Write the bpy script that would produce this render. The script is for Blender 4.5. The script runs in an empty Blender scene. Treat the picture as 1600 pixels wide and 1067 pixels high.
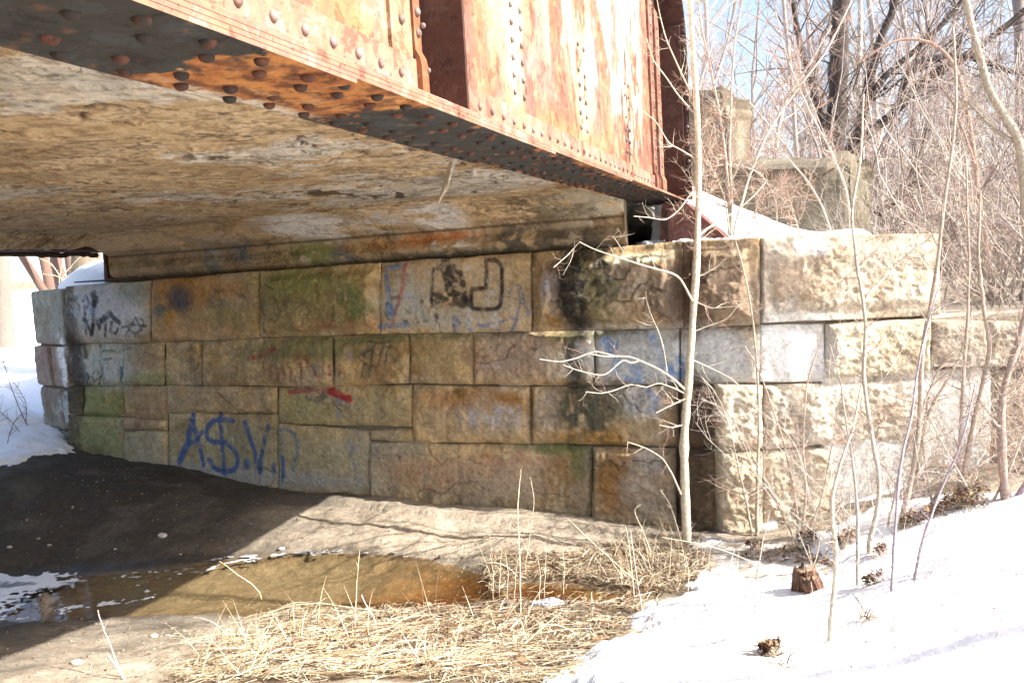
import bpy, math, random
import numpy as np
from mathutils import Vector, Matrix
sc = bpy.context.scene
COL = sc.collection
RS = np.random.RandomState

# ------------------------------------------------------------------ camera frame (measured from vanishing points)
F, CX, CY, EYE = 1290., 800., 533.5, 1.9
def rc(x, y): return np.array([x-CX, CY-y, -F])
_h1, _h2 = rc(1210, 395), rc(-2200, 593)
_up = np.cross(_h1, _h2); _up /= np.linalg.norm(_up); _up = _up if _up[1] > 0 else -_up
_f = np.array([0, 0, -1.]); _f -= _up*(_f@_up); _f /= np.linalg.norm(_f)
_r = np.cross(_f, _up)
R = np.array([_r, _f, _up]); CAM = np.array([0, 0, EYE])
def ray(x, y): d = R@rc(x, y); return d/np.linalg.norm(d)
def onz(x, y, z): d = ray(x, y); return CAM+d*(z-EYE)/d[2]
def onpl(x, y, p, n): d = ray(x, y); return CAM+d*((p-CAM)@n)/(d@n)
def at(x, y, Y): d = ray(x, y); return CAM+d*(Y/d[1])          # point on the view line at world depth Y
def unit(v): v = np.asarray(v, float); return v/np.linalg.norm(v)
Z3 = np.array([0, 0, 1.])

SUN_EL, SUN_AZ = math.radians(37.7), math.radians(-21.5)
SUN = np.array([math.cos(SUN_AZ)*math.cos(SUN_EL), math.sin(SUN_AZ)*math.cos(SUN_EL), math.sin(SUN_EL)])

# ------------------------------------------------------------------ noise
_rs = RS(7); _T = _rs.rand(65536).astype(np.float32)
def _hash(ix, iy, iz): return _T[(ix*73856093 ^ iy*19349663 ^ iz*83492791) & 65535]
def vn(x, y, z=0.):
    x = np.asarray(x, float); y = np.asarray(y, float); z = np.zeros_like(x)+z
    ix, iy, iz = np.floor(x).astype(np.int64), np.floor(y).astype(np.int64), np.floor(z).astype(np.int64)
    fx, fy, fz = x-ix, y-iy, z-iz
    fx, fy, fz = [f*f*(3-2*f) for f in (fx, fy, fz)]
    r = 0
    for dx in (0, 1):
        for dy in (0, 1):
            for dz in (0, 1):
                r = r+_hash(ix+dx, iy+dy, iz+dz)*(fx if dx else 1-fx)*(fy if dy else 1-fy)*(fz if dz else 1-fz)
    return r
def fbm(x, y, z=0., o=4, g=.5):
    x = np.asarray(x, float); y = np.asarray(y, float); s = 0; a = 1.; t = 0
    for i in range(o):
        s = s+a*vn(x*2**i+i*17.3, y*2**i+i*5.1, np.asarray(z, float)*2**i+i*3.7); t += a; a *= g
    return s/t
def ridge(x, y, z=0., o=4): return 1-abs(fbm(x, y, z, o)*2-1)
def sst(a, b, x): t = np.clip((x-a)/(b-a), 0, 1); return t*t*(3-2*t)
def mixc(c, d, a): return c*(1-a[:, None])+np.asarray(d, float)[None, :]*a[:, None]

# ------------------------------------------------------------------ object helpers
def tag(o, label=None, cat=None, group=None, kind=None):
    if label: o['label'] = label
    if cat: o['category'] = cat
    if group: o['group'] = group
    if kind: o['kind'] = kind
    return o
def empty(name, loc=(0, 0, 0)):
    o = bpy.data.objects.new(name, None); o.empty_display_size = .1; COL.objects.link(o); o.location = loc; return o
def mesh_np(name, V, Fs, mat, parent=None, col=None, wet=None, smooth=True):
    V = np.asarray(V, np.float32); me = bpy.data.meshes.new(name)
    Fs = [np.asarray(f, np.int32) for f in (Fs if isinstance(Fs, list) else [Fs]) if len(f)]
    me.vertices.add(len(V)); me.vertices.foreach_set('co', V.ravel())
    idx = np.concatenate([f.ravel() for f in Fs]); tot = np.concatenate([np.full(len(f), f.shape[1], np.int32) for f in Fs])
    me.loops.add(len(idx)); me.loops.foreach_set('vertex_index', idx)
    me.polygons.add(len(tot)); me.polygons.foreach_set('loop_start', np.concatenate([[0], np.cumsum(tot)[:-1]]).astype(np.int32))
    me.polygons.foreach_set('loop_total', tot)
    if smooth: me.polygons.foreach_set('use_smooth', np.ones(len(tot), bool))
    if col is not None:
        a = me.color_attributes.new('Col', 'FLOAT_COLOR', 'POINT')
        c = np.ones((len(V), 4), np.float32); c[:, :3] = np.clip(col, 0, 1); a.data.foreach_set('color', c.ravel())
    if wet is not None:
        a = me.attributes.new('Wet', 'FLOAT', 'POINT'); a.data.foreach_set('value', np.asarray(wet, np.float32))
    me.update(calc_edges=True); me.validate()
    if mat: me.materials.append(mat)
    o = bpy.data.objects.new(name, me); COL.objects.link(o)
    return adopt(o, parent)
def wloc(o): return Vector(o.location)+(wloc(o.parent) if o.parent else Vector())
def adopt(o, parent):
    if parent: o.parent = parent; o.location = -wloc(parent)
    return o
def gridq(nu, nv, off=0):
    i = np.arange(nu-1)[:, None]*nv+np.arange(nv-1)[None, :]
    return np.stack([i, i+nv, i+nv+1, i+1], -1).reshape(-1, 4)+off
class Tubes:
    def __init__(s): s.V = []; s.Q = []; s.C = []; s.n = 0
    def add(s, P, Rr, k=5, c=None, cap=True):
        P = np.asarray(P, float); n = len(P); Rr = np.broadcast_to(np.asarray(Rr, float), (n,))
        T = np.gradient(P, axis=0); T /= np.linalg.norm(T, axis=1)[:, None]+1e-12
        ref = np.array([0.13, .31, .94]) if abs(T[:, 2]).mean() < .8 else np.array([.95, .3, .05])
        U = np.cross(T, ref); U /= np.linalg.norm(U, axis=1)[:, None]+1e-9; W = np.cross(T, U)
        a = np.arange(k)/k*2*math.pi
        V = P[:, None]+Rr[:, None, None]*(np.cos(a)[None, :, None]*U[:, None]+np.sin(a)[None, :, None]*W[:, None])
        i = np.arange(n-1)[:, None]*k; j = np.arange(k)[None, :]; j2 = (j+1) % k
        s.Q.append(np.stack([i+j, i+j2, i+k+j2, i+k+j], -1).reshape(-1, 4)+s.n)
        s.V.append(V.reshape(-1, 3)); s.n += n*k
        s.C.append(np.broadcast_to(np.asarray(c if c is not None else (.3, .25, .2), float), (n*k, 3)))
    def build(s, name, mat, parent=None):
        return mesh_np(name, np.concatenate(s.V), np.concatenate(s.Q), mat, parent, np.concatenate(s.C))
    def bake(s): return np.concatenate(s.V), np.concatenate(s.Q), np.concatenate(s.C)
def boxm(name, c, ax, ay, az, mat, parent=None, bev=.0, col=None):
    """box from centre c and three half-extent vectors, bevelled"""
    import bmesh
    bm = bmesh.new(); vs = []
    for sx in (-1, 1):
        for sy in (-1, 1):
            for sz in (-1, 1): vs.append(bm.verts.new(tuple(np.array(c)+np.array(ax)*sx+np.array(ay)*sy+np.array(az)*sz)))
    for q in ((0, 1, 3, 2), (4, 6, 7, 5), (0, 4, 5, 1), (2, 3, 7, 6), (0, 2, 6, 4), (1, 5, 7, 3)): bm.faces.new([vs[i] for i in q])
    bmesh.ops.recalc_face_normals(bm, faces=bm.faces)
    if bev: bmesh.ops.bevel(bm, geom=bm.edges[:], offset=bev, segments=2, affect='EDGES')
    me = bpy.data.meshes.new(name); bm.to_mesh(me); bm.free()
    if mat: me.materials.append(mat)
    o = bpy.data.objects.new(name, me); COL.objects.link(o)
    return adopt(o, parent)
def smoothpath(P, n):
    P = np.asarray(P, float); d = np.r_[0, np.cumsum(np.linalg.norm(np.diff(P, axis=0), axis=1))]; t = np.linspace(0, d[-1], n)
    Q = np.stack([np.interp(t, d, P[:, k]) for k in range(P.shape[1])], 1)
    for _ in range(2): Q[1:-1] = (Q[:-2]+2*Q[1:-1]+Q[2:])/4
    return Q

# ------------------------------------------------------------------ materials
def mat(name): m = bpy.data.materials.new(name); m.use_nodes = True; return m, m.node_tree.nodes, m.node_tree.links, m.node_tree.nodes['Principled BSDF']
def noise(N, L, scale, detail=4, rough=.6, vec=None, dist=0):
    n = N.new('ShaderNodeTexNoise'); n.inputs['Scale'].default_value = scale; n.inputs['Detail'].default_value = detail
    n.inputs['Roughness'].default_value = rough; n.inputs['Distortion'].default_value = dist
    if vec is not None: L.new(vec, n.inputs['Vector'])
    return n
def ramp(N, L, src, stops):
    r = N.new('ShaderNodeValToRGB'); L.new(src, r.inputs[0]); e = r.color_ramp.elements
    while len(e) < len(stops): e.new(.5)
    for i, (p, c) in enumerate(stops): e[i].position = p; e[i].color = (*c, 1) if len(c) == 3 else c
    return r
def mix(N, L, a, b, fac, mode='MIX'):
    m = N.new('ShaderNodeMix'); m.data_type = 'RGBA'; m.blend_type = mode
    for s, v in ((m.inputs[6], a), (m.inputs[7], b), (m.inputs[0], fac)):
        if isinstance(v, (int, float)): s.default_value = v
        elif isinstance(v, tuple): s.default_value = (*v, 1)
        else: L.new(v, s)
    return m.outputs[2]
def geo(N, L, scale=None):
    c = N.new('ShaderNodeNewGeometry').outputs['Position']
    if scale:
        m = N.new('ShaderNodeMapping'); m.inputs['Scale'].default_value = scale; L.new(c, m.inputs[0]); return m.outputs[0]
    return c
def vmath(N, L, op, a, b=None):
    m = N.new('ShaderNodeMath'); m.operation = op
    for i, v in enumerate((a, b)):
        if v is None: continue
        if isinstance(v, (int, float)): m.inputs[i].default_value = v
        else: L.new(v, m.inputs[i])
    return m.outputs[0]
def bump(N, L, h, strength, dist, out):
    b = N.new('ShaderNodeBump'); b.inputs['Strength'].default_value = strength; b.inputs['Distance'].default_value = dist
    L.new(h, b.inputs['Height']); L.new(b.outputs[0], out.inputs['Normal'])
def vcol_mat(name, lo=.72, hi=1.2, s1=38, s2=150, bs=.5, bd=.012, rough=.9, wetmat=False, spec=.3):
    """vertex colour x fine grain, with grain bump"""
    m, N, L, P = mat(name)
    a = N.new('ShaderNodeAttribute'); a.attribute_name = 'Col'; g = geo(N, L)
    n1 = noise(N, L, s1, 6, .65, g); n2 = noise(N, L, s2, 3, .6, g)
    f = vmath(N, L, 'ADD', vmath(N, L, 'MULTIPLY', n1.outputs[0], .65), vmath(N, L, 'MULTIPLY', n2.outputs[0], .35))
    r = ramp(N, L, f, [(.33, (lo,)*3), (.67, (hi,)*3)])
    L.new(mix(N, L, a.outputs['Color'], r.outputs[0], 1., 'MULTIPLY'), P.inputs['Base Color'])
    P.inputs['Roughness'].default_value = rough; P.inputs['Specular IOR Level'].default_value = spec
    if wetmat:
        w = N.new('ShaderNodeAttribute'); w.attribute_name = 'Wet'
        L.new(ramp(N, L, w.outputs['Fac'], [(0, (rough,)*3), (1, (.22,)*3)]).outputs[0], P.inputs['Roughness'])
    bump(N, L, f, bs, bd, P); return m
M_STONE = vcol_mat('stone', .62, 1.3, 34, 120, .9, .018, .92, True)
M_CONC = vcol_mat('concrete', .68, 1.25, 30, 110, .7, .012, .92)
M_RUST = vcol_mat('rusty_steel', .78, 1.2, 45, 190, .35, .004, .8)
def stepfx(m, scale, lines=False, k_=1.):
    """crisp-edged flakes (or thin wandering cracks) laid over a vertex-coloured material"""
    N, L = m.node_tree.nodes, m.node_tree.links; P = N['Principled BSDF']; g = geo(N, L); base = P.inputs['Base Color'].links[0].from_socket
    n = noise(N, L, scale, 10, .72, g, .3); k = noise(N, L, scale*.3, 3, .5, g)
    if lines:
        r = ramp(N, L, n.outputs[0], [(.488, (0, 0, 0)), (.499, (1, 1, 1)), (.503, (1, 1, 1)), (.514, (0, 0, 0))]); mk = ramp(N, L, k.outputs[0], [(.50, (0, 0, 0)), (.58, (1, 1, 1))])
        f = vmath(N, L, 'MULTIPLY', r.outputs[0], mk.outputs[0]); c1 = mix(N, L, base, (.07, .05, .035), vmath(N, L, 'MULTIPLY', f, .85*k_))
        n2 = noise(N, L, scale*1.7, 10, .7, g); s2 = ramp(N, L, n2.outputs[0], [(.54, (0, 0, 0)), (.555, (1, 1, 1))]); c1 = mix(N, L, c1, mix(N, L, c1, (.62, .58, .52), 1., 'MULTIPLY'), vmath(N, L, 'MULTIPLY', s2.outputs[0], .8*k_))
        n3 = noise(N, L, scale*7, 6, .6, g); s3 = ramp(N, L, n3.outputs[0], [(.64, (0, 0, 0)), (.67, (1, 1, 1))]); c1 = mix(N, L, c1, (.13, .11, .09), vmath(N, L, 'MULTIPLY', s3.outputs[0], .6*k_))
        h = vmath(N, L, 'SUBTRACT', s2.outputs[0], f); bs, bd = .9*k_, .012
    else:
        s1 = ramp(N, L, n.outputs[0], [(.555, (0, 0, 0)), (.565, (1, 1, 1))]); s2 = ramp(N, L, n.outputs[0], [(.425, (1, 1, 1)), (.435, (0, 0, 0))])
        c1 = mix(N, L, base, mix(N, L, base, (1.35, 1.5, 1.7), 1., 'MULTIPLY'), vmath(N, L, 'MULTIPLY', s1.outputs[0], .8)); c1 = mix(N, L, c1, mix(N, L, c1, (.5, .42, .42), 1., 'MULTIPLY'), vmath(N, L, 'MULTIPLY', s2.outputs[0], .75))
        n3 = noise(N, L, scale*6, 6, .65, g); s3 = ramp(N, L, n3.outputs[0], [(.62, (0, 0, 0)), (.65, (1, 1, 1))]); c1 = mix(N, L, c1, mix(N, L, c1, (.35, .28, .28), 1., 'MULTIPLY'), vmath(N, L, 'MULTIPLY', s3.outputs[0], .7))
        h = vmath(N, L, 'SUBTRACT', s2.outputs[0], s1.outputs[0]); bs, bd = .5, .004
    L.new(c1, P.inputs['Base Color']); old = P.inputs['Normal'].links[0].from_socket; b = N.new('ShaderNodeBump'); b.inputs['Strength'].default_value = bs; b.inputs['Distance'].default_value = bd; b.invert = True
    L.new(h, b.inputs['Height']); L.new(old, b.inputs['Normal']); L.new(b.outputs[0], P.inputs['Normal'])
stepfx(M_RUST, 9.); stepfx(M_STONE, 4.6, True, .42)
M_SOFF = vcol_mat('soffit_concrete', .68, 1.25, 30, 110, .8, .012, .92); stepfx(M_SOFF, 2.6, True, .7)
M_GROUND = vcol_mat('mud', .6, 1.35, 26, 120, .8, .02, .95, True)
M_BARK = vcol_mat('bark', .5, 1.4, 55, 260, .8, .006, .9)
M_GRASS = vcol_mat('straw', .8, 1.15, 60, 200, .1, .002, .8)
def snow_mat():
    m, N, L, P = mat('snow'); g = geo(N, L)
    n = noise(N, L, 9, 6, .6, g); n2 = noise(N, L, 55, 5, .7, g)
    L.new(ramp(N, L, n2.outputs[0], [(.3, (.82, .84, .87)), (.55, (.9, .91, .93))]).outputs[0], P.inputs['Base Color'])
    P.inputs['Roughness'].default_value = .7; P.inputs['Specular IOR Level'].default_value = .2
    bump(N, L, vmath(N, L, 'ADD', n.outputs[0], vmath(N, L, 'MULTIPLY', n2.outputs[0], .35)), .5, .05, P); return m
M_SNOW = snow_mat()
def plain(name, c, rough=.7, s=30, v=.2, metal=0):
    m, N, L, P = mat(name); n = noise(N, L, s, 5, .6, geo(N, L))
    L.new(ramp(N, L, n.outputs[0], [(.3, tuple(x*(1-v) for x in c)), (.7, tuple(min(1, x*(1+v)) for x in c))]).outputs[0], P.inputs['Base Color'])
    P.inputs['Roughness'].default_value = rough; P.inputs['Metallic'].default_value = metal
    bump(N, L, n.outputs[0], .3, .01, P); return m

# ------------------------------------------------------------------ planes of the place
A0 = onz(1060, 830, 0.0)
_d = ray(-2200, 593); D1 = -unit([_d[0], _d[1], 0]); N1 = np.array([D1[1], -D1[0], 0])      # main face: D1 to the right, N1 outwards
class Plane:
    def __init__(s, O, D, n=None): s.O = np.array([O[0], O[1], 0.]); s.D = unit(D); s.N = unit(np.array([s.D[1], -s.D[0], 0]))
    def tz(s, x, y): q = onpl(x, y, s.O, s.N); return ((q-s.O)@s.D, q[2])
    def p3(s, t, z, d=0.):
        t = np.asarray(t, float); return s.O+t[..., None]*s.D+np.asarray(z, float)[..., None]*Z3+(np.zeros_like(t)+d)[..., None]*s.N
W1 = Plane(A0, D1)
K = onpl(1188, 440, A0, N1); KB = onpl(1122, 700, A0, N1)
D2 = unit([1.1, .05, 0]); W2 = Plane(K, D2); W2b = Plane(KB+W1.N*.09, D2)
C0 = onpl(105, 492, A0, N1); D0 = unit([.72, -.62, 0]); W0 = Plane(C0, D0)                    # left return: to the right = towards the corner

ZB = 2.302
_P0 = onz(230, 0, ZB); GB = onz(1062, 315, ZB); DG = unit(GB-_P0); NG = np.array([DG[1], -DG[0], 0])
def G3(s, l, z): s = np.asarray(s, float); return GB[:2].tolist() and (np.array([GB[0], GB[1], 0])+s[..., None]*DG+(np.zeros_like(s)+l)[..., None]*NG+(np.zeros_like(s)+z)[..., None]*Z3)
# ------------------------------------------------------------------ ground height
def _cp():
    L = []
    for x, y, z in [(1060,830,0),(900,808,.05),(740,797,.05),(575,780,.08),(400,758,.14),(300,735,.24),(145,705,.37),(1122,836,.01),
                    (0,740,.46),(200,800,.22),(0,820,.22),(400,800,.16),(150,850,.1),(0,895,.03),(250,878,.03),(450,860,.03),(600,850,.04),(760,870,.05),
                    (640,815,.09),(820,838,.06),(1000,860,.06),(1200,845,.06),(1100,885,.05),(1230,885,.08),(1060,930,.06),
                    (0,1026,.30),(169,962,.10),(300,965,.06),(450,960,.05),(620,960,.06),(760,950,.04),(880,960,.08),(1000,965,.14),
                    (1265,932,.2),(1430,830,.3),(1500,792,.38),(1600,760,.45),(1600,900,.45),(1300,1050,.45),(1600,1067,.58),(1000,1067,.36),(700,1040,.26),
                    (500,1067,.34),(200,1040,.26),(0,1067,.36),(1150,960,.24),(-400,900,0.03),(-500,780,.3),
                    (0,905,.01),(250,900,-.015),(500,890,-.02),(700,900,-.02),(-300,930,-.01),(200,930,-.015),(450,925,-.02),(0,950,.0),(620,915,-.02),
                    (30,655,.5),(0,600,.62)]:
        p = onz(x, y, z); L.append((p[0], p[1], z))
    L += [(0,0,.72),(1.2,0,.75),(-1.5,1,.62),(3,1,.85),(4,3.5,.7),(-4,2,.5),(-6,0,.6),(6,0,.9),(0,2,.58),(1.5,2.4,.66),(5.5,5,.65),(7,7,.9),(0,-4,.8),(-6,-4,.7),(6,-4,1.),
          (-8,5,.1),(-8,7.5,.5),(-6.5,9.5,.7),(-5.6,8.4,.62),(-8,12,.85),(-12,9,.8),(9,9,1.2),(10,4,.9)]
    return np.array(L)
_CP = _cp()
def _U(r2): return np.where(r2 > 1e-9, r2*np.log(r2+1e-12), 0)
_n = len(_CP); _d2 = ((_CP[:, None, :2]-_CP[None, :, :2])**2).sum(-1)
_K = np.zeros((_n+3, _n+3)); _K[:_n, :_n] = _U(_d2)+np.eye(_n)*.02; _K[:_n, _n] = 1; _K[:_n, _n+1:] = _CP[:, :2]; _K[_n:, :_n] = _K[:_n, _n:].T
_W = np.linalg.solve(_K, np.r_[_CP[:, 2], 0, 0, 0])
def tps(x, y):
    r = _W[_n]+_W[_n+1]*x+_W[_n+2]*y
    for i in range(_n): r = r+_W[i]*_U((x-_CP[i, 0])**2+(y-_CP[i, 1])**2)
    return r
def behind(x, y):
    """signed depth behind the abutment walls (positive = inside the fill)"""
    P = np.stack([x, y, np.zeros_like(x)], -1)
    d1 = -((P-W1.O)@W1.N); d2 = -((P-W2.O)@W2.N); d0 = -((P-W0.O)@W0.N)
    return np.minimum(np.minimum(d1, d2), d0)
def GH(x, y, rough=True):
    x = np.asarray(x, float); y = np.asarray(y, float); sh = x.shape; x = x.ravel(); y = y.ravel()
    far = sst(5.5, 10, np.hypot(x-0, y-4))
    base = np.clip(tps(np.clip(x, -9, 10), np.clip(y, -5, 12)), -.1, 1.3)
    fz = np.where(x < 2, .95+.07*np.clip(y-17, 0, 25), 1.25)+.25*(fbm(x*.15, y*.15, 3.)-.5)
    fz = fz+.06*np.clip(y-14, 0, 60)*sst(-2, 6, x)*.6
    z = base*(1-far)+fz*far
    if rough:
        near = 1-far
        z = z+near*((fbm(x*1.7, y*1.7, 1., 4)-.5)*.09+(fbm(x*9, y*9, 2., 5, .6)-.5)*.042)
    # low berm of silt at the foot of the main face
    d = (np.stack([x, y, 0*x], -1)-W1.O)@W1.N; t = (np.stack([x, y, 0*x], -1)-W1.O)@W1.D
    wob = (fbm(t*3, t*0, 5.)-.5)*.1
    inn = sst(-3.4, -2.6, t)*(1-sst(.1, .5, t))
    z = z+inn*.045*(sst(.0, .1, d)-sst(.30+wob, .325+wob, d))
    # fill behind the walls
    b = behind(x, y)
    top = 1.9-.5*sst(2.5, 3.1, x)+.02*np.clip(y-8, 0, 20)
    lt = (np.stack([x, y, 0*x], -1)-np.array([GB[0], GB[1], 0]))@NG
    t0_ = (np.stack([x, y, 0*x], -1)-W0.O)@W0.D; wd_ = sst(-1.0, -1.8, t0_)
    f = sst(.12, .35+2.5*wd_, b)*sst(-8.6, -7.2, lt)
    z = z*(1-f)+np.maximum(top, z)*f
    return z.reshape(sh)
def gz(x, y): return float(GH(np.array([x]), np.array([y]))[0])
def ong(px, py):
    z = .2
    for _ in range(12): p = onz(px, py, z); z = .5*z+.5*gz(p[0], p[1])
    return np.array([p[0], p[1], gz(p[0], p[1])])
def inpoly(x, y, poly):
    poly = np.asarray(poly); ins = np.zeros(x.shape, bool); j = len(poly)-1
    for i in range(len(poly)):
        xi, yi = poly[i]; xj, yj = poly[j]
        ins ^= ((yi > y) != (yj > y)) & (x < (xj-xi)*(y-yi)/(yj-yi+1e-12)+xi); j = i
    return ins
def polydist(x, y, poly):
    """signed distance, positive inside"""
    poly = np.asarray(poly); d = np.full(x.shape, 1e9)
    for i in range(len(poly)):
        a = poly[i-1]; b = poly[i]; e = b-a; t = np.clip(((x-a[0])*e[0]+(y-a[1])*e[1])/(e@e+1e-12), 0, 1)
        d = np.minimum(d, np.hypot(x-a[0]-t*e[0], y-a[1]-t*e[1]))
    return np.where(inpoly(x, y, poly), d, -d)
def gpoly(pts): return np.array([ong(x, y)[:2] for x, y in pts])
SNOW_R = np.vstack([gpoly([(870,1067),(905,1025),(965,1000),(975,975),(1010,940),(1075,925),(1105,903),(1180,908),(1290,898),(1300,882),(1240,868),(1252,842),(1290,822),(1340,806),(1440,784),(1600,770)]),
                    [(4.2,6.2),(40,14),(60,-20),(1.,-20),(.25,0),(.3,2.6)]])
SNOW_L = np.vstack([gpoly([(-250,780),(0,733),(60,718),(110,712),(150,700),(120,690),(85,668)]), [(-4.2,7.92),(-4.6,8.35),(-5.0,8.75),(-5.6,9.1),(-6.2,9.4),(-8,14),(-60,60),(-60,6),(-8,6.6)]])
YARD = np.array([(-300,300),(-300,7.0),(-7.0,7.4),(-5.9,8.2),(-5.2,9.4),(-4.8,8.6),(-4.3,8.3),(.9,6.2),(1.2,5.9),(2.2,5.95),(2.45,6.4),(0,9),(0,300)])
POND = gpoly([(-500,925),(0,905),(250,880),(354,868),(450,863),(560,858),(650,868),(730,880),(800,898),(905,900),(1010,915),(1065,925),(1000,938),(900,938),(800,936),(720,944),(640,950),(560,950),(440,950),(300,957),(200,962),(100,966),(0,972),(-500,990)])
SLUSH = gpoly([(1075,838),(1130,838),(1250,846),(1250,865),(1300,880),(1290,900),(1180,910),(1100,905),(1060,880)])
GRASS_A = gpoly([(250,1067),(300,1040),(330,1010),(420,985),(440,950),(520,955),(640,960),(760,950),(850,955),(1000,940),(1020,950),(985,975),(960,1003),(905,1025),(880,1067)])
GRASS_B = gpoly([(760,880),(800,862),(900,868),(960,850),(1060,850),(1110,870),(1110,900),(1060,925),(1000,928),(900,905),(820,905),(770,935),(760,910)])

ax = np.r_[-300, -200, -120, -70, -45, -30, -20, -14, -11, -9, -7.6, np.arange(-6.6, 4.61, .026), 5, 5.6, 6.5, 8, 10, 13, 18, 25, 35, 50, 80, 130, 200, 300]
ay = np.r_[-300, -120, -60, -30, -15, -8, -4, -2, -.8, 0, .6, 1.2, 1.7, 2.2, np.arange(2.6, 8.7, .026), 9, 9.5, 10.2, 11, 12, 13.5, 15, 17, 20, 24, 30, 40, 55, 80, 120, 200, 300]
GX, GY = np.meshgrid(ax, ay, indexing='ij'); GZ = GH(GX, GY)
gx, gy, gzv = GX.ravel(), GY.ravel(), GZ.ravel()
pd = polydist(gx, gy, POND)
gzv = gzv-.035*sst(-.02, .14, pd)
n1 = fbm(gx*2.1, gy*2.1, 9.); n2 = fbm(gx*14, gy*14, 4.); n3 = fbm(gx*45, gy*45, 6.)
c = np.tile(np.array([.40, .34, .265]), (len(gx), 1))
c = mixc(c, (.22, .18, .135), sst(.45, .62, n1)*.6); c = mixc(c, (.25, .20, .15), sst(.50, .60, fbm(gx*6, gy*9, 8., 5, .65))*.5)
c = mixc(c, (.48, .42, .34), sst(.60, .72, n3)*.5)
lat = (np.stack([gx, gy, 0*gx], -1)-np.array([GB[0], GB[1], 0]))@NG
c = mixc(c, (.036, .029, .022), sst(-1.6, -3.6, lat+(n1-.5)*2.2)*.93); c = mixc(c, (.10, .088, .07), sst(-2, -3.2, lat)*sst(.52, .66, fbm(gx*3.3, gy*4.5, 11., 6, .65))*.7)                             # damp mud under the deck, with the deck's shade painted in
s = sst(0, .12, pd)
c = mixc(c, (.20, .125, .055), s); c = mixc(c, (.07, .045, .025), s*sst(.48, .62, fbm(gx*5, gy*9, 12., 5, .65))*.7)
pp = ong(600, 925); c = mixc(c, (.20, .085, .018), s*np.clip(1.5-np.hypot((gx-pp[0])/.9, (gy-pp[1])/.32), 0, 1)*sst(.35, .6, n1*.5+n2*.5))
pp = ong(760, 928); c = mixc(c, (.10, .04, .012), s*np.clip(1.6-np.hypot((gx-pp[0])/.5, (gy-pp[1])/.22), 0, 1))
pp = ong(380, 905); c = mixc(c, (.21, .185, .14), s*np.clip(1.7-np.hypot((gx-pp[0])/.95, (gy-pp[1])/.55), 0, 1)*.9)
ga = sst(-.12, .06, polydist(gx, gy, GRASS_A)+(n2-.5)*.2); gb = sst(-.08, .06, polydist(gx, gy, GRASS_B)+(n2-.5)*.2)
c = mixc(c, (.10, .06, .035), np.maximum(ga, gb)*.9)
c = mixc(c, (.42, .33, .2), np.maximum(ga, gb)*sst(.5, .62, n3)*.7)
sl = sst(-.05, .08, polydist(gx, gy, SLUSH)+(n2-.5)*.25)
c = mixc(c, (.62, .60, .57), sl*sst(.38, .5, n2*.6+n3*.4)); 
wet = np.clip(sst(-.16, .0, pd+(n2-.5)*.12)*.8+sl*.5, 0, 1); c = c*(1-.35*sst(-.14, .0, pd+(n2-.5)*.15)*(1-s))[:, None]
far = sst(9, 12, gy); c = mixc(c, (.16, .12, .08), far)
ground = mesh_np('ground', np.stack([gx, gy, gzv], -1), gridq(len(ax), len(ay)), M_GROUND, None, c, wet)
tag(ground, kind='structure')

# ---- snow lying on the ground: its own rounded sheet, thinning out at a ragged edge
def snow_sheet(name, mask, X, Y, Zg, thick, lift=0):
    n = fbm(X*3, Y*3, 21.)-.5; nn = fbm(X*16, Y*16, 22.)-.5
    m = mask+n*.34+nn*.24
    Zs = Zg-.03+thick*sst(-.06, .16, m)+.05*n+.012*nn*sst(0, .2, m)
    nu, nv = X.shape; q = gridq(nu, nv); keep = (m.ravel()[q] > -.10).any(1)
    q = q[keep]; u, inv = np.unique(q, return_inverse=True)
    V = np.stack([X.ravel(), Y.ravel(), Zs.ravel()], -1)[u]
    return tag(mesh_np(name, V, inv.reshape(-1, 4), M_SNOW), kind='structure')
GZr = gzv.reshape(GX.shape)
near = np.hypot(GX-0, GY-4) < 400
mR = polydist(gx, gy, SNOW_R).reshape(GX.shape); mL = polydist(gx, gy, SNOW_L).reshape(GX.shape)
snow_sheet('snow', np.maximum(mR, mL), GX, GY, GZr, .075)
yx = np.r_[-300, -200, -120, -70, -45, -30, -20, -14, -11, -9, np.arange(-7.6, 4.0, .05), 5, 8, 20, 60, 300]
yy = np.r_[np.arange(5.3, 10, .05), 10.5, 11, 12, 13.5, 15, 17, 20, 24, 30, 40, 55, 80, 120, 200, 300]
YX, YY = np.meshgrid(yx, yy, indexing='ij'); YG = GH(YX, YY)
wb = behind(YX, YY); hump = .50*np.clip((2.45-YX)/1.05, 0, 1)*sst(6.2, 6.8, YY)*sst(1.15, 1.35, YX)*(1-sst(9, 11, YY))+(.28*np.clip((YX+5.)/.75, 0, 1)*sst(7.9, 8.6, YY)-.10)*(YX < -2)*(wb > 0)
wb = behind(YX, YY); lt = (YX-GB[0])*NG[0]+(YY-GB[1])*NG[1]; YGs = YG+hump+.06*(wb > 0)
fillm = np.minimum(wb*3-.15, 2)
my = np.where(wb > .0, np.where(lt > -7.9, np.where((lt > -5.3) & (lt < -.35) & (YY < 9), -1, np.where(lt > 0, np.minimum(fillm, (2.75-YX)*.6), fillm)), 1), polydist(YX.ravel(), YY.ravel(), YARD).reshape(YX.shape))
my = np.where((YX > 2.8), -1, my)
t0_ = (np.stack([YX, YY, 0*YX], -1)-W0.O)@W0.D; my = np.where((t0_ < -.80) & (YX < -4) & (YY > 7.0), np.maximum(my, np.minimum(1, (-.80-t0_)*6)), my)
snow_sheet('snow_bank', my, YX, YY, YGs, .10)

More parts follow.
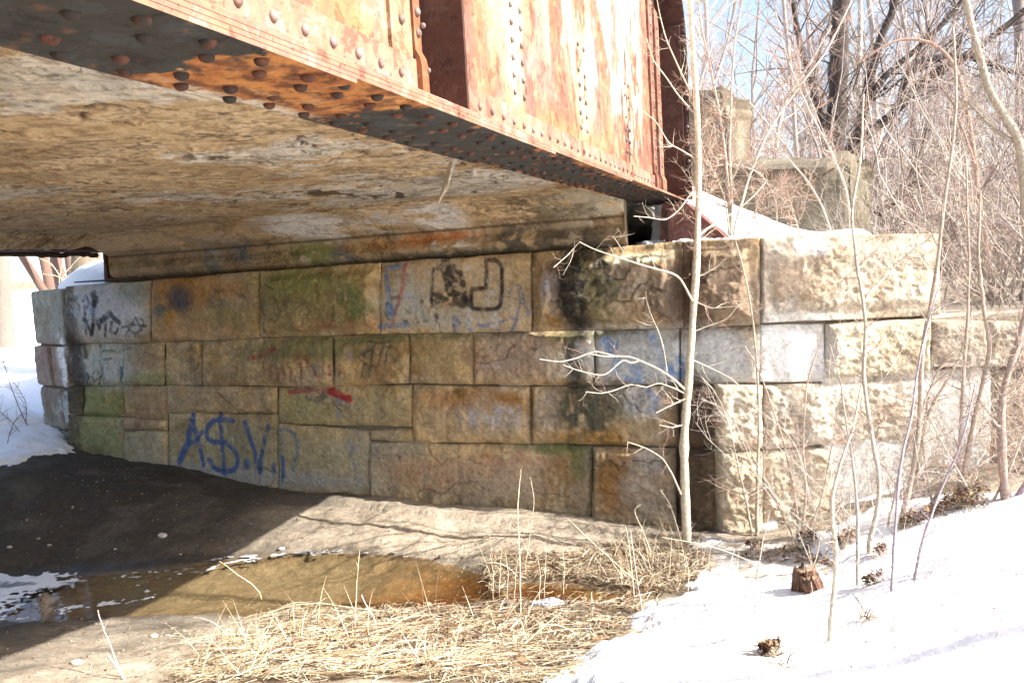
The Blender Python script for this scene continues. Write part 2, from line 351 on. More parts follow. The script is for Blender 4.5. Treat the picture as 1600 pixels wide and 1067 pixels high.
# ---- water and ice
def water_mat():
    m, N, L, P = mat('pond_water'); N.remove(P); o = N['Material Output']
    g = N.new('ShaderNodeBsdfGlossy'); g.inputs['Roughness'].default_value = .04; t = N.new('ShaderNodeBsdfTransparent'); t.inputs[0].default_value = (.93, .86, .72, 1)
    fr = N.new('ShaderNodeLayerWeight'); fr.inputs[0].default_value = .5; s = N.new('ShaderNodeMixShader')
    n = noise(N, L, 7, 3, .5, geo(N, L)); b = N.new('ShaderNodeBump'); b.inputs['Strength'].default_value = .12; b.inputs['Distance'].default_value = .01
    L.new(n.outputs[0], b.inputs['Height']); L.new(b.outputs[0], g.inputs['Normal']); L.new(b.outputs[0], fr.inputs['Normal'])
    L.new(vmath(N, L, 'ADD', .02, vmath(N, L, 'MULTIPLY', .9, vmath(N, L, 'POWER', fr.outputs['Facing'], 5.))), s.inputs[0]); L.new(t.outputs[0], s.inputs[1]); L.new(g.outputs[0], s.inputs[2]); L.new(s.outputs[0], o.inputs[0]); return m
WX, WY = np.meshgrid(np.arange(-9, 1.6, .08), np.arange(3.8, 6.6, .08), indexing='ij')
q = gridq(*WX.shape); kp = (polydist(WX.ravel(), WY.ravel(), POND)[q] > -.22).any(1); q = q[kp]; u, inv = np.unique(q, return_inverse=True)
water = mesh_np('water', np.stack([WX.ravel(), WY.ravel(), np.full(WX.size, .004)], -1)[u], inv.reshape(-1, 4), water_mat())
tag(water, kind='structure')
ICE = gpoly([(-500,915),(0,893),(120,884),(300,872),(420,868),(500,862),(560,858),(640,866),(560,866),(470,872),(400,878),(330,890),(280,905),(230,925),(250,940),(180,950),(100,958),(0,972),(-500,1000)])
IX, IY = np.meshgrid(np.r_[np.arange(-8, -3.6, .04), np.arange(-3.6, -.4, .012)], np.arange(4.5, 6.2, .012), indexing='ij'); ix, iy = IX.ravel(), IY.ravel()
di = polydist(ix, iy, ICE)+(fbm(ix*5, iy*8, 31., 5, .65)-.5)*.42; q = gridq(*IX.shape); nK = fbm(ix*2.4, iy*8, 36., 5, .62)*.6+fbm(ix*30, iy*34, 37., 3)*.4; el0 = ong(-40, 935); dens = np.clip(1.15-np.hypot((ix-el0[0])/.70, (iy-el0[1])/1.2), -.3, 1); rim = np.clip(1-abs(di-.03)/.05, 0, 1)*.6; di = np.minimum(di, nK-.66+.46*np.maximum(dens, rim)); kp = (di[q] > 0).all(1); q = q[kp]; u, inv = np.unique(q, return_inverse=True)
nI = fbm(ix*3.2, iy*11, 33.); nJ = fbm(ix*40, iy*40, 34.)
ci = np.tile(np.array([.14, .145, .15]), (len(ix), 1)); el = ong(60, 930); ee = np.clip(1.9-np.hypot((ix-el[0])/.85, (iy-el[1])/.8), 0, 1)
edge = ong(200, 885); ed = np.clip(1-abs(di-.05)/.10, 0, 1)
white = np.clip(sst(.40, .52, nI*.7+nJ*.3)*ee*1.3+.5*ed*sst(.4, .6, nJ)+sst(.68, .75, nJ), 0, 1)
ci = mixc(ci, (.80, .83, .88), white)
ice = mesh_np('ice', np.stack([ix, iy, .012+.010*nI+.006*nJ], -1)[u], inv.reshape(-1, 4), vcol_mat('ice_frost', .8, 1.15, 40, 160, .5, .006, .35, False, .5), None, ci[u])
tag(ice, kind='structure')
# ------------------------------------------------------------------ stone walls
TAN, GREY, PINK, SAND = (.36, .275, .165), (.31, .27, .205), (.36, .25, .165), (.42, .335, .215)
LIT, WHITE, BROWN, GREEN = (.47, .40, .30), (.74, .73, .70), (.17, .12, .075), (.24, .235, .115)
STAINS_AND_SHADE = []   # (plane, t, z, rt, rz, colour, strength, noise scale, threshold, wet)
def stain_or_shade(pl, x, y, rx, ry, colr, st=1, ns=9, th=.45, wet=0):
    t, z = pl.tz(x, y); t2, _ = pl.tz(x+1, y); k = abs(t2-t); _, z2 = pl.tz(x, y+1); kz = abs(z2-z)
    STAINS_AND_SHADE.append((pl, t, z, rx*k, ry*kz, colr, st, ns, th, wet))
STROKES = []
def stroke(pl, pts, w, colr, a=1, speck=.25, soft=.5):
    P = np.array([pl.tz(x, y) for x, y in pts]); t, z = pl.tz(*pts[0]); t2, _ = pl.tz(pts[0][0]+1, pts[0][1])
    STROKES.append((pl, P, w*abs(t2-t)*.5, colr, a*.94, min(.9, speck+.06), soft))
MOSS, ORN, BLK, NAVY, CREAM = (.20, .19, .085), (.42, .20, .045), (.035, .03, .025), (.05, .075, .11), (.58, .54, .44)
S = lambda *a, **k: stain_or_shade(W1, *a, **k)
# top course, left to right
S(112,500,14,60,(.09,.07,.05),.9,7,.3); S(70,500,30,40,(.10,.08,.06),.5,7,.45); S(78,480,22,34,(.13,.10,.07),.8,5,.35)
S(165,480,62,44,(.50,.52,.55),.95,9,.40); S(200,500,36,26,(.62,.62,.66),.9,10,.42); S(215,455,28,20,(.26,.30,.26),.7,8,.4); S(150,515,50,18,(.5,.42,.36),.6,10,.5)
S(290,455,48,34,ORN,.95,9,.40); S(270,490,10,34,(.5,.27,.06),.9,6,.3); S(340,450,60,18,(.46,.26,.10),.7,9,.45); S(285,468,24,26,NAVY,.85,12,.5); S(345,470,16,22,NAVY,.6,14,.52); S(255,480,14,18,(.1,.17,.17),.7,12,.48)
S(320,515,80,14,(.52,.31,.17),.7,9,.4); S(360,500,50,24,(.26,.23,.09),.6,8,.45)
S(500,470,90,55,MOSS,.62,7,.40); S(470,440,70,22,(.28,.29,.10),.8,8,.36); S(560,470,26,34,(.10,.20,.07),.7,10,.46); S(430,470,26,40,(.13,.14,.05),.5,9,.45); S(540,508,60,14,(.42,.18,.12),.5,12,.48); S(575,440,20,20,(.4,.3,.12),.5,9,.4)
S(640,470,48,46,(.52,.50,.44),.75,12,.42); S(700,500,80,18,(.50,.48,.42),.6,12,.42); S(760,440,60,40,(.42,.35,.26),.5,8,.3)
S(865,470,30,70,(.44,.33,.20),.7,6,.3); S(870,440,22,30,(.36,.33,.36),.6,11,.45); S(880,500,26,14,(.33,.18,.06),.9,7,.42)
S(905,450,32,72,BLK,1.2,11,.36,wet=1); S(935,430,40,50,BLK,1.05,12,.44,wet=1); S(950,470,28,50,(.14,.13,.05),.9,13,.46); S(925,440,30,60,(.30,.26,.14),.75,22,.56); S(1000,404,50,8,(.55,.53,.38),1,26,.40); S(990,440,40,30,(.42,.36,.30),.7,11,.42)
S(1000,475,50,34,(.38,.29,.20),.7,7,.3); S(1085,450,50,64,(.12,.075,.05),.95,7,.28); S(1035,470,20,40,(.14,.10,.07),.8,9,.4); S(1150,450,36,64,(.30,.22,.15),.8,7,.3); S(1135,425,30,20,(.5,.38,.27),.7,16,.46)  # browns on the right also carry painted shade of the girder end
# second course
S(120,570,20,60,(.09,.075,.06),1.2,6,.28); S(75,570,34,60,(.22,.21,.19),.7,7,.36); S(170,570,52,38,(.50,.51,.48),.95,10,.42); S(230,560,36,24,(.36,.26,.15),.6,8,.4); S(230,592,40,10,(.26,.30,.12),.6,8,.36)
S(470,548,110,18,MOSS,.8,9,.40); S(600,530,160,7,MOSS,.9,10,.38); S(430,585,20,24,(.18,.13,.08),.7,9,.4); S(390,575,50,22,(.40,.31,.18),.6,7,.3)
S(655,545,36,14,(.26,.15,.05),1,9,.47); S(648,575,14,18,(.27,.16,.06),1,8,.44); S(675,560,44,36,(.42,.32,.17),.6,7,.3); S(735,550,14,16,(.3,.2,.09),.7,9,.44)
S(800,560,66,40,(.36,.27,.22),.7,8,.35); S(770,590,40,14,(.46,.36,.23),.6,8,.4); S(840,530,30,12,(.28,.2,.16),.6,12,.45)
S(898,565,16,44,(.06,.05,.04),1.1,13,.42,wet=.7); S(1000,560,120,44,(.46,.47,.47),1.1,7,.25); S(905,525,60,8,(.14,.14,.06),.8,9,.4); S(1120,560,70,46,(.56,.56,.54),1.2,6,.2); S(1000,530,60,10,(.3,.3,.27),.6,9,.4)
# third course
S(160,630,40,30,(.22,.24,.08),.8,8,.35); S(95,640,34,60,(.10,.07,.05),.9,7,.32); S(225,620,30,22,(.33,.24,.15),.6,8,.35); S(340,625,80,20,(.40,.30,.19),.6,7,.3); S(220,655,36,12,(.36,.24,.16),.8,12,.4)
S(480,640,50,26,(.30,.28,.13),.65,8,.38); S(570,640,60,30,(.38,.32,.19),.6,7,.32)
S(740,625,80,18,(.42,.22,.10),.75,9,.42); S(735,665,80,26,(.46,.34,.21),.7,7,.3); S(770,655,54,20,(.50,.50,.55),.55,15,.52); S(800,620,30,10,(.32,.16,.05),.9,9,.44); S(720,615,10,8,(.28,.15,.04),1,6,.35)
S(860,640,26,34,(.36,.33,.30),.6,11,.42); S(915,640,50,42,(.09,.085,.055),1.1,14,.44,wet=.5); S(960,625,34,26,(.13,.11,.07),.9,13,.46); S(940,683,80,14,(.40,.22,.05),.9,9,.40); S(1000,625,46,26,(.42,.42,.42),.85,9,.38); S(1010,675,40,18,(.42,.34,.24),.6,8,.34); S(975,630,12,20,(.2,.22,.08),.6,9,.4)
S(1090,650,36,60,(.10,.065,.04),1.1,7,.26)  # brown corner stones, their shade painted in too
# bottom course
S(150,690,46,40,(.25,.26,.10),.75,8,.35); S(85,690,26,40,(.12,.11,.09),.8,8,.35); S(400,700,150,34,(.33,.31,.20),.6,6,.28); S(400,745,170,14,(.36,.345,.31),.8,9,.38); S(300,735,60,14,(.36,.345,.31),.8,9,.38)
S(600,720,70,40,(.33,.31,.24),.6,8,.3); S(680,740,90,26,(.42,.24,.14),.6,9,.42); S(780,745,90,30,(.38,.29,.22),.6,8,.35); S(880,735,30,50,(.26,.15,.05),.75,12,.45); S(870,700,60,10,(.15,.17,.06),.9,10,.42); S(905,720,14,30,(.14,.15,.06),.8,10,.42)
S(970,750,40,52,(.24,.14,.06),1.1,6,.26); S(1020,720,34,22,(.42,.38,.33),.9,9,.36); S(1010,770,46,34,(.42,.35,.27),.85,8,.34); S(1085,740,34,70,(.11,.075,.045),1.1,7,.26); S(955,760,16,40,(.32,.16,.05),.7,10,.42)
S(790,715,70,12,(.5,.22,.16),.3,16,.5)
T2 = lambda *a, **k: stain_or_shade(W2, *a, **k)
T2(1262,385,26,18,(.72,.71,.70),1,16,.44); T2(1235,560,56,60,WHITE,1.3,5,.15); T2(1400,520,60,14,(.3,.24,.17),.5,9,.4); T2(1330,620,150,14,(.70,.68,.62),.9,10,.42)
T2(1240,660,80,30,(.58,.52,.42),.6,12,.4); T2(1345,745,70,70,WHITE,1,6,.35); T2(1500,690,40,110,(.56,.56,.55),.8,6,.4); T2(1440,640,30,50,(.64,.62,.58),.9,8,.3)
# graffiti
G = lambda *a, **k: stroke(W1, *a, **k)
BL, BK, RD = (.06, .11, .27), (.026, .026, .03), (.30, .055, .055)
G([(281,721),(288,705),(295,690),(299,670),(303,650)], 8, BL, .9, .25); G([(303,648),(305,665),(309,682),(314,705),(319.5,725)], 6.5, BL, .95, .2)
G([(295,676),(297,693),(305,688),(317,675)], 6, BL, .9); G([(283,718),(290,702),(297,688)], 8, BL, .8)
G([(365,657),(352,655),(337,656),(330,661),(326,667),(324,675),(326,684),(337,690),(350,690),(360,695),(366,701),(371,709),(372,717),(371,727),(366,734),(351,737),(340,733),(334,729),(328,717)], 6.5, BL, 1, .12)
G([(344,647),(347,675),(350,710),(351.5,740)], 5.5, BL, .95, .15); G([(386,721),(387,728)], 9, BL, .9); G([(390,723),(402,720)], 5, (.10,.17,.30), .5)
G([(383,659),(391,680),(400,708),(407,736)], 6.5, BL, .95, .2); G([(421,664),(414,690),(409,715),(408,735)], 6.5, (.05,.10,.20), .95, .25); G([(407.5,735),(408,751)], 1.8, BL, .8); G([(428,724),(428,733)], 5, BL, .9); G([(428,733),(428.5,746)], 1.5, BL, .8)
G([(441,672),(441.5,700),(442,718)], 5, (.12,.20,.26), .5, .4); G([(443,715),(444,743)], 6, BL, .95); G([(443,743),(442,756)], 1.8, BL, .8)
G([(437,671),(451,671),(460,677),(465,687),(467,697),(465,710),(461,718),(458,733)], 5, (.06,.15,.30), .6, .4); G([(353,658),(353,680)], 2.5, (.5,.5,.48), .7, .4); G([(365,684),(366,698)], 3, (.52,.52,.5), .7, .4)
G([(763,408),(764,430),(763,449),(752,451),(741,451),(740,466),(741,481),(760,483),(776,482),(783,479),(786,474),(788,450),(788,421),(784,411),(777,406),(763,407)], 6, BK, 1, .12)
G([(699,408),(700,425),(704,440),(706,455)], 13, BK, .95, .3); G([(706,415),(711,435)], 6, BK, .8, .4); G([(713,415),(717,425)], 6, BK, .8, .4); G([(723,427),(727,445),(731,468)], 9, BK, .9, .4); G([(681,420),(679,445),(678,478)], 5, BK, .75, .55); G([(684,422),(694,416)], 8, BK, .6, .5)
G([(684,466),(700,470),(715,468),(731,472)], 17, BK, .85, .6); G([(712,440),(718,455)], 14, BK, .85, .5); G([(684,482),(687,500)], 6, BK, .7, .6); G([(663,470),(665,500)], 5, BK, .7, .5); G([(657,503),(670,500)], 4, BK, .5, .5); G([(642,485),(645,488)], 8, BK, .6, .6); G([(634,494),(638,502)], 7, BK, .7, .6); G([(690,505),(691,518)], 2, BK, .6, .5)
for x, y, rr_, cc in ((655,440,44,(.50,.48,.43)),(650,490,40,(.46,.48,.50)),(700,500,36,(.48,.47,.43)),(770,430,40,(.47,.42,.34)),(800,480,40,(.44,.42,.38)),(1000,545,60,(.46,.47,.49)),(940,570,50,(.44,.44,.44)),(180,480,60,(.47,.48,.50)),(180,570,50,(.42,.43,.42)),(770,650,50,(.45,.43,.42))):
    STROKES.insert(0, (W1, np.array([W1.tz(x-18, y-4), W1.tz(x+18, y+4)]), rr_*.0028, cc, .38, .8, 1.6))
LB = (.13, .24, .46)
G([(607,417),(609,440),(612,464)], 7, LB, .9, .25); G([(616,418),(630,414)], 8, LB, .8, .3); G([(612,478),(615,488)], 14, LB, .9, .25); G([(610,470),(605,484),(609,497),(614,499)], 2.5, BK, .6, .4); G([(597,510),(620,508),(641,507)], 7, LB, .75, .35); G([(617,466),(628,463)], 5, (.12,.06,.05), .7, .5)
PK = (.50, .12, .15); G([(638,410),(634,435),(631,462)], 5.5, PK, .75, .35); G([(630,464),(623,482),(618,506)], 5, (.33,.08,.12), .7, .4)
OU = (.16, .20, .31); G([(799,458),(801,449),(806,444),(815,446),(820,455),(824,472),(829,488)], 4, OU, .75, .35); G([(812,452),(817,472),(813,484),(811,500)], 4, OU, .7, .4); G([(817,472),(823,476),(828,492)], 3.5, OU, .7, .4)
G([(783,517),(784,504),(790,500),(802,496),(809,499),(806,510),(802,517)], 5, (.12,.18,.34), .75, .4); G([(714,497),(720,504),(714,508)], 8, (.10,.15,.28), .7, .5); G([(713,508),(714,519)], 4, (.08,.1,.16), .6, .5); G([(750,506),(760,510),(770,505)], 5, (.15,.2,.38), .7, .4)
G([(771,452),(775,463),(784,466)], 4, OU, .6, .5); G([(790,482),(799,477)], 4, OU, .5, .5)
for x, y, r, cc in ((734,425,15,(.60,.58,.54)),(770,466,15,(.60,.59,.56)),(734,492,14,(.62,.62,.62)),(776,500,16,(.62,.62,.63)),(624,438,16,(.58,.55,.44)),(645,470,24,(.42,.47,.54)),(736,508,10,(.25,.34,.55)),(660,492,14,(.55,.55,.52)),(765,435,6,(.5,.5,.52))):
    G([(x, y-5), (x+1, y+5)], r, cc, .75, .5, 1)
G([(862,440),(858,462),(852,492)], 5, OU, .55, .45); G([(862,470),(870,478),(874,490)], 4, OU, .5, .5); G([(852,448),(868,436)], 6, (.2,.2,.24), .5, .5)
# red and dark marks of the second and third courses
G([(394,559),(412,556),(431,544)], 6, RD, .75, .3); G([(473,592),(473,572),(472,556)], 4, RD, .75, .3); G([(464,563),(472,555),(481,560),(484,568)], 4, RD, .75, .3)
for x, y in ((415,572),(427,577),(437,580),(447,578),(458,580)): G([(x, y-7), (x+1, y+14)], 4, RD, .55, .45)
G([(486,578),(500,586),(516,584)], 5, RD, .6, .4); G([(516,570),(517,586)], 3, RD, .6, .4); G([(533,570),(531,584)], 5, RD, .65, .4); G([(494,570),(497,580)], 6, (.08,.13,.22), .6, .4)
G([(455,612),(478,609),(495,611),(512,609),(528,614),(547,623)], 7, RD, .8, .35); G([(520,611),(534,617),(547,623)], 11, (.36,.025,.035), .95, .2); G([(484,619),(497,624),(510,617)], 8, (.06,.06,.08), .6, .5); G([(531,626),(545,632)], 9, (.09,.14,.24), .6, .45); G([(533,640),(530,650)], 7, (.2,.27,.4), .5, .5)
for p in ([(569,553),(571,570),(566,588)], [(588,540),(581,565),(578,588)], [(601,541),(595,560),(590,580)], [(612,540),(606,556),(603,568)], [(566,553),(580,546)], [(612,552),(620,564)]): G(p, 3.5, (.06,.06,.08), .65, .4)
G([(590,537),(610,534)], 4, (.1,.09,.07), .6, .5); G([(545,548),(548,560)], 9, (.45,.35,.36), .5, .5)
G([(756,562),(760,576),(770,566),(778,576),(784,560)], 4, (.42,.40,.47), .5, .4)
for x in (720, 736, 778, 800, 812): G([(x, 634), (x+3, 648), (x-3, 664)], 4, (.42,.44,.55), .5, .5)
G([(778,640),(790,634),(783,650),(798,660)], 4, (.5,.52,.62), .45, .45)
SB = (.15, .27, .50)
G([(948,535),(956,542)], 20, SB, .85, .35); G([(960,552),(966,566),(960,580)], 14, SB, .6, .5); G([(1022,528),(1030,545),(1038,570),(1058,590)], 13, SB, .8, .4); G([(990,566),(1000,585)], 20, SB, .55, .5); G([(1063,560),(1066,585)], 14, SB, .8, .35); G([(975,590),(1005,600)], 10, SB, .6, .45); G([(1050,572),(1045,596)], 10, SB, .6, .4)
G([(1015,612),(1028,620),(1022,640)], 10, (.22,.32,.52), .45, .5)
G([(812,704),(840,728)], 6, RD, .25, .5); G([(843,715),(850,730)], 7, RD, .3, .5); G([(545,688),(552,700),(548,712)], 5, (.1,.17,.32), .5, .45); G([(553,725),(556,735)], 5, (.07,.12,.26), .6, .3)
DS = (.10, .08, .055)
G([(109,447),(112,490),(114,536)], 22, DS, .8, .35, 1); G([(120,540),(126,570),(122,602)], 17, (.06, .05, .04), .9, .15, .6); G([(117,606),(120,650),(118,690)], 26, (.09,.065,.045), .7, .35, 1)
G([(892,394),(903,430),(910,470),(914,514)], 36, BLK, .8, .6, 1); G([(935,392),(948,425),(944,455)], 30, BLK, .75, .7, 1); G([(960,440),(955,512)], 30, (.13,.115,.05), .6, .7, 1); G([(893,545),(900,575),(903,602)], 20, (.055,.045,.035), .85, .4, 1)
G([(905,606),(925,640),(935,672)], 44, (.085,.08,.05), .6, .7, 1); G([(963,606),(958,640)], 40, (.11,.095,.055), .6, .7, 1); G([(895,672),(893,698)], 14, (.06,.05,.035), .7, .4, 1)
G([(1085,388),(1080,450),(1078,512)], 60, (.12,.075,.048), .75, .35, 1); G([(1150,395),(1165,505)], 50, (.27,.19,.125), .6, .3, 1); G([(1090,610),(1088,695)], 52, (.085,.055,.035), .8, .3, 1); G([(1088,705),(1086,825)], 56, (.10,.065,.04), .8, .3, 1)  # brown strokes put shade into the colour of the corner stones
G([(930,704),(925,785)], 14, (.11,.10,.055), .7, .4, 1); G([(836,398),(838,516)], 12, (.14,.10,.06), .7, .3, 1); G([(832,606),(833,690)], 10, (.13,.09,.055), .7, .3, 1)
for x, y0_, y1_ in ((300,440,520),(345,440,500),(455,430,500),(540,425,520),(575,415,510),(300,540,600),(470,540,600),(600,610,665),(700,610,690),(610,700,775),(720,700,790),(1010,520,598),(850,700,790)):
    G([(x, y0_), (x+2, y1_)], 9, (.13,.10,.065), .30, .9, 1)
# left end tags
KB_ = (.03, .03, .035)
G([(135,470),(141,462),(145,472),(140,485),(136,500)], 3.5, KB_, .75, .35); G([(137,478),(139,505),(141,520)], 3.5, KB_, .8, .3); G([(153,460),(155,468),(153,474)], 10, KB_, .9, .25); G([(154,472),(151,500),(149,522)], 5, KB_, .9, .25); G([(141,500),(148,521),(156,498),(161,514),(163,500)], 3.5, KB_, .85, .3)
G([(160,504),(169,496),(178,489),(184,497),(191,503)], 7, KB_, .9, .25); G([(170,500),(171,515),(169,524)], 4, KB_, .9, .25); G([(180,503),(178,517),(186,521),(190,512)], 3.5, KB_, .85, .3)
G([(201,524),(209,510),(217,496),(222,508),(226,517)], 3, KB_, .75, .35); G([(197,511),(215,507),(233,509)], 3, KB_, .75, .35); G([(222,497),(229,500),(227,515),(214,521),(206,514)], 2.5, KB_, .6, .4)
G([(124,470),(130,480),(124,500),(127,512)], 3, (.05,.10,.07), .6, .4); G([(122,466),(130,462)], 5, (.07,.15,.14), .6, .4); G([(146,480),(150,488)], 8, (.18,.26,.36), .6, .5)
GR = (.05, .17, .13)
G([(163,548),(163.5,570),(164,592)], 2.8, GR, .7, .35); G([(163,548),(183,547)], 2.8, GR, .7, .35); G([(164,562),(178,559)], 2.8, GR, .7, .35); G([(197,545),(196,570),(193,598)], 2.8, GR, .6, .35); G([(197,546),(210,543)], 2.8, GR, .6, .4); G([(216,552),(217,544),(233,550)], 2.5, GR, .6, .4); G([(193,575),(193,590)], 5, (.04,.08,.12), .7, .4)
G([(150,555),(147,568),(152,577)], 3, GR, .4, .5)
G([(129,577),(133,574),(135,585),(132,598)], 3, KB_, .7, .35); G([(137,583),(141,590),(136,598)], 2.5, KB_, .7, .35); G([(150,580),(146,588),(149,596),(156,590),(154,580)], 3, KB_, .75, .35); G([(162,574),(160,585),(155,602)], 3, KB_, .75, .35)
G([(112,575),(108,585),(111,595)], 2.5, (.25,.25,.25), .5, .5)

def paint(pl, t, z, c):
    wet = np.zeros(len(t))
    for (p, t0, z0, rt, rz, cc, st, ns, th, w) in STAINS_AND_SHADE:
        if p is not pl: continue
        k = (abs(t-t0) < rt*1.7) & (abs(z-z0) < rz*1.7)
        if not k.any(): continue
        tt, zz = t[k], z[k]; d = np.hypot((tt-t0)/rt, (zz-z0)/rz)
        n = fbm(tt*ns, zz*ns*.75, t0*5, 5, .6)
        a = np.clip(sst(1.55, .45, d+(n-.5)*1.3)*sst(th-.09, th+.09, n+(1-d)*.10)*st, 0, 1)
        c[k] = mixc(c[k], cc, a); wet[k] = np.maximum(wet[k], a*w)
    for (p, P, w, cc, al, sp, soft) in STROKES:
        if p is not pl: continue
        m = w*2.5; k = (t > P[:, 0].min()-m) & (t < P[:, 0].max()+m) & (z > P[:, 1].min()-m) & (z < P[:, 1].max()+m)
        if not k.any(): continue
        tt, zz = t[k], z[k]; d = np.full(len(tt), 1e9)
        for i in range(len(P)-1):
            e = P[i+1]-P[i]; u = np.clip(((tt-P[i, 0])*e[0]+(zz-P[i, 1])*e[1])/(e@e+1e-12), 0, 1)
            d = np.minimum(d, np.hypot(tt-P[i, 0]-u*e[0], zz-P[i, 1]-u*e[1]))
        n = fbm(tt*26, zz*26, 3., 4, .6); n2 = fbm(tt*60, zz*60, 8., 3)
        a = sst(w*1.35, w*(1-.55*soft), d+(n2-.5)*w*.5)*al*(1-sp*sst(.50, .62, n)*1.5)
        c[k] = mixc(c[k], cc, np.clip(a, 0, 1))
    return c, wet

def block(pl, px, name, parent, tint, amp=.02, out=0., res=.0085, seed=0, margin=0, z0=None, label=None, zmin=None, depth=.10, worn=.0):
    """one stone: px = four photo corners TL,TR,BR,BL measured on the wall plane"""
    Q = np.array([pl.tz(x, y) if not isinstance(x, str) else y for x, y in px])
    if zmin is not None: Q[2:, 1] = np.minimum(Q[2:, 1], zmin)
    wd = np.linalg.norm(Q[1]-Q[0]); ht = np.linalg.norm(Q[3]-Q[0]); nu, nv = max(6, int(wd/res)), max(6, int(ht/res))
    u, v = np.meshgrid(np.linspace(0, 1, nu), np.linspace(0, 1, nv), indexing='ij'); u, v = u.ravel(), v.ravel()
    b = (1-v)[:, None]*((1-u)[:, None]*Q[0]+u[:, None]*Q[1])+v[:, None]*((1-u)[:, None]*Q[3]+u[:, None]*Q[2])
    t, z = b[:, 0], b[:, 1]
    eu = np.minimum(u, 1-u)*wd; ev = np.minimum(v, 1-v)*ht; e = np.minimum(eu, ev)
    wob = (fbm(t*11, z*11, seed*3.1+50)-.5)
    s = 40*seed
    amp = amp*(1.35 if pl is W1 else .72); big = ridge(t*2.3+s, z*2.8, 1., 5)-.5; med = fbm(t*9+s, z*9, 2., 5, .6)-.5; fine = fbm(t*38, z*38, 3., 4)-.5
    strata = ridge(t*1.3+s, z*4.2+fbm(t*7+s, z*3, 7.)*1.1, 14., 2)*sst(.50, .58, fbm(t*1.7+s, z*4, 17., 3)); rough = ridge(t*7+s, z*8, 21., 6)-.5; rough2 = ridge(t*17+s, z*19, 22., 5)-.5
    face = sst(0, .05+margin, e-margin+wob*.012)
    crk = sst(.975, .99, strata)*(pl is W1)
    d = out+amp*((1.3 if pl is W1 else .5)*big*face+(.8*med+(.75 if pl is W1 else .6)*rough+(.45 if pl is W1 else .75)*rough2)*(.4+.6*face))+(.005+amp*.12)*fine-(.004+amp*.2)*crk*face
    chip = sst(.50, .62, fbm(t*6+s, z*6, 12., 4)); d = d-chip*(.012+worn)*sst(.04, 0, e)
    pit = .6*sst(.74, .82, vn(t*15+s, z*16, 41.))*sst(.48, .58, fbm(t*3, z*3, 42., 3))*(pl is not W1)+.9*sst(.84, .89, vn(t*6+s, z*7, 43.))*(pl is not W1); d = d-pit*amp*.6*face
    if pl is not W1: d = d+amp*.34*(ridge(t*41+s, z*43, 44., 4)-.5)*(.3+.7*face)
    if margin: d = d+face*amp*.8
    d = d-.012*(1-sst(.0, .009, e+wob*.012))*(.2+.8*(vn(t*1.9, z*2.3, 51.) < .38))-.012*sst(.5, .75, vn(t*5+s, z*5, 31.))*sst(.05, 0, e)
    edge = (u == 0) | (u == 1) | (v == 0) | (v == 1); 
    fil = vn(t*1.9, z*2.3, 51.) > .36
    d = np.where(edge, np.where(fil & (pl is W1), d-.006, -depth), d)
    V = pl.p3(t+wob*.010*(e < .03)*0, z, d)
    # wandering joint lines
    V = V+pl.D*(wob*.012*sst(.05, 0, eu))[:, None]+Z3*((fbm(t*7, z*7, seed+9.)-.5)*.014*sst(.05, 0, ev))[:, None]
    n1 = fbm(t*3+s, z*3, 5., 5); n2 = fbm(t*16, z*12, 6., 4); n3 = fbm(t*30, z*6+s, 8., 4)
    tint = np.array(tint, float)
    if pl is W1: tint = (.45*tint+.55*np.array((.385, .30, .185)))*1.12
    c = np.tile(tint, (len(t), 1)); c *= (.66+.68*n1)[:, None]; c *= (.74+.52*n2)[:, None]; c *= (.8+.4*fbm(t*2.1+.7*z, z*2.1, 33., 4))[:, None]
    c = mixc(c, (.30, .17, .08), sst(.55, .72, fbm(t*4, z*5+s, 15.))*.35); c = mixc(c, (.24, .22, .19), sst(.54, .70, fbm(t*7+s, z*4, 16.))*.5)
    c = mixc(c, (.52, .44, .31), sst(.60, .72, n2)*.3)
    c = mixc(c, (.22, .155, .085), sst(.49, .64, fbm(t*5+s, z*7, 18., 6, .65))*.45); c = mixc(c, (.56, .49, .37), sst(.54, .66, fbm(t*8+s, z*9, 19., 6, .65))*.5)
    if pl is W1:
        c = c*np.array([1.34, 1.21, .99])
        g1 = fbm(t*1.6, z*1.9, 71., 6, .62); g2 = fbm(t*9, z*.9, 72., 5, .6); g3 = fbm(t*3.2, z*3.6, 73., 6, .66)
        c = mixc(c, (.20, .135, .075), sst(.50, .64, g1)*.55); c = mixc(c, (.16, .12, .075), sst(.54, .68, g2)*sst(.46, .6, g3)*.5); c = mixc(c, (.50, .41, .28), sst(.52, .66, g3)*.45); c = mixc(c, (.34, .30, .24), sst(.52, .64, 1-g1)*.45)
    c, wet = paint(pl, t, z, c)
    c = mixc(c, (.09, .065, .04), sst(.010, .001, e+wob*.03)*(.0+.45*sst(.4, .6, vn(t*3+s, z*3, 32.))))                               # grime lodged in the joints
    c = mixc(c, (.05, .04, .03), crk*face*.4); c = mixc(c, (.12, .09, .06), pit*face*.22)
    return tag(mesh_np(name, V, gridq(nu, nv), M_STONE, parent, c, wet), label)

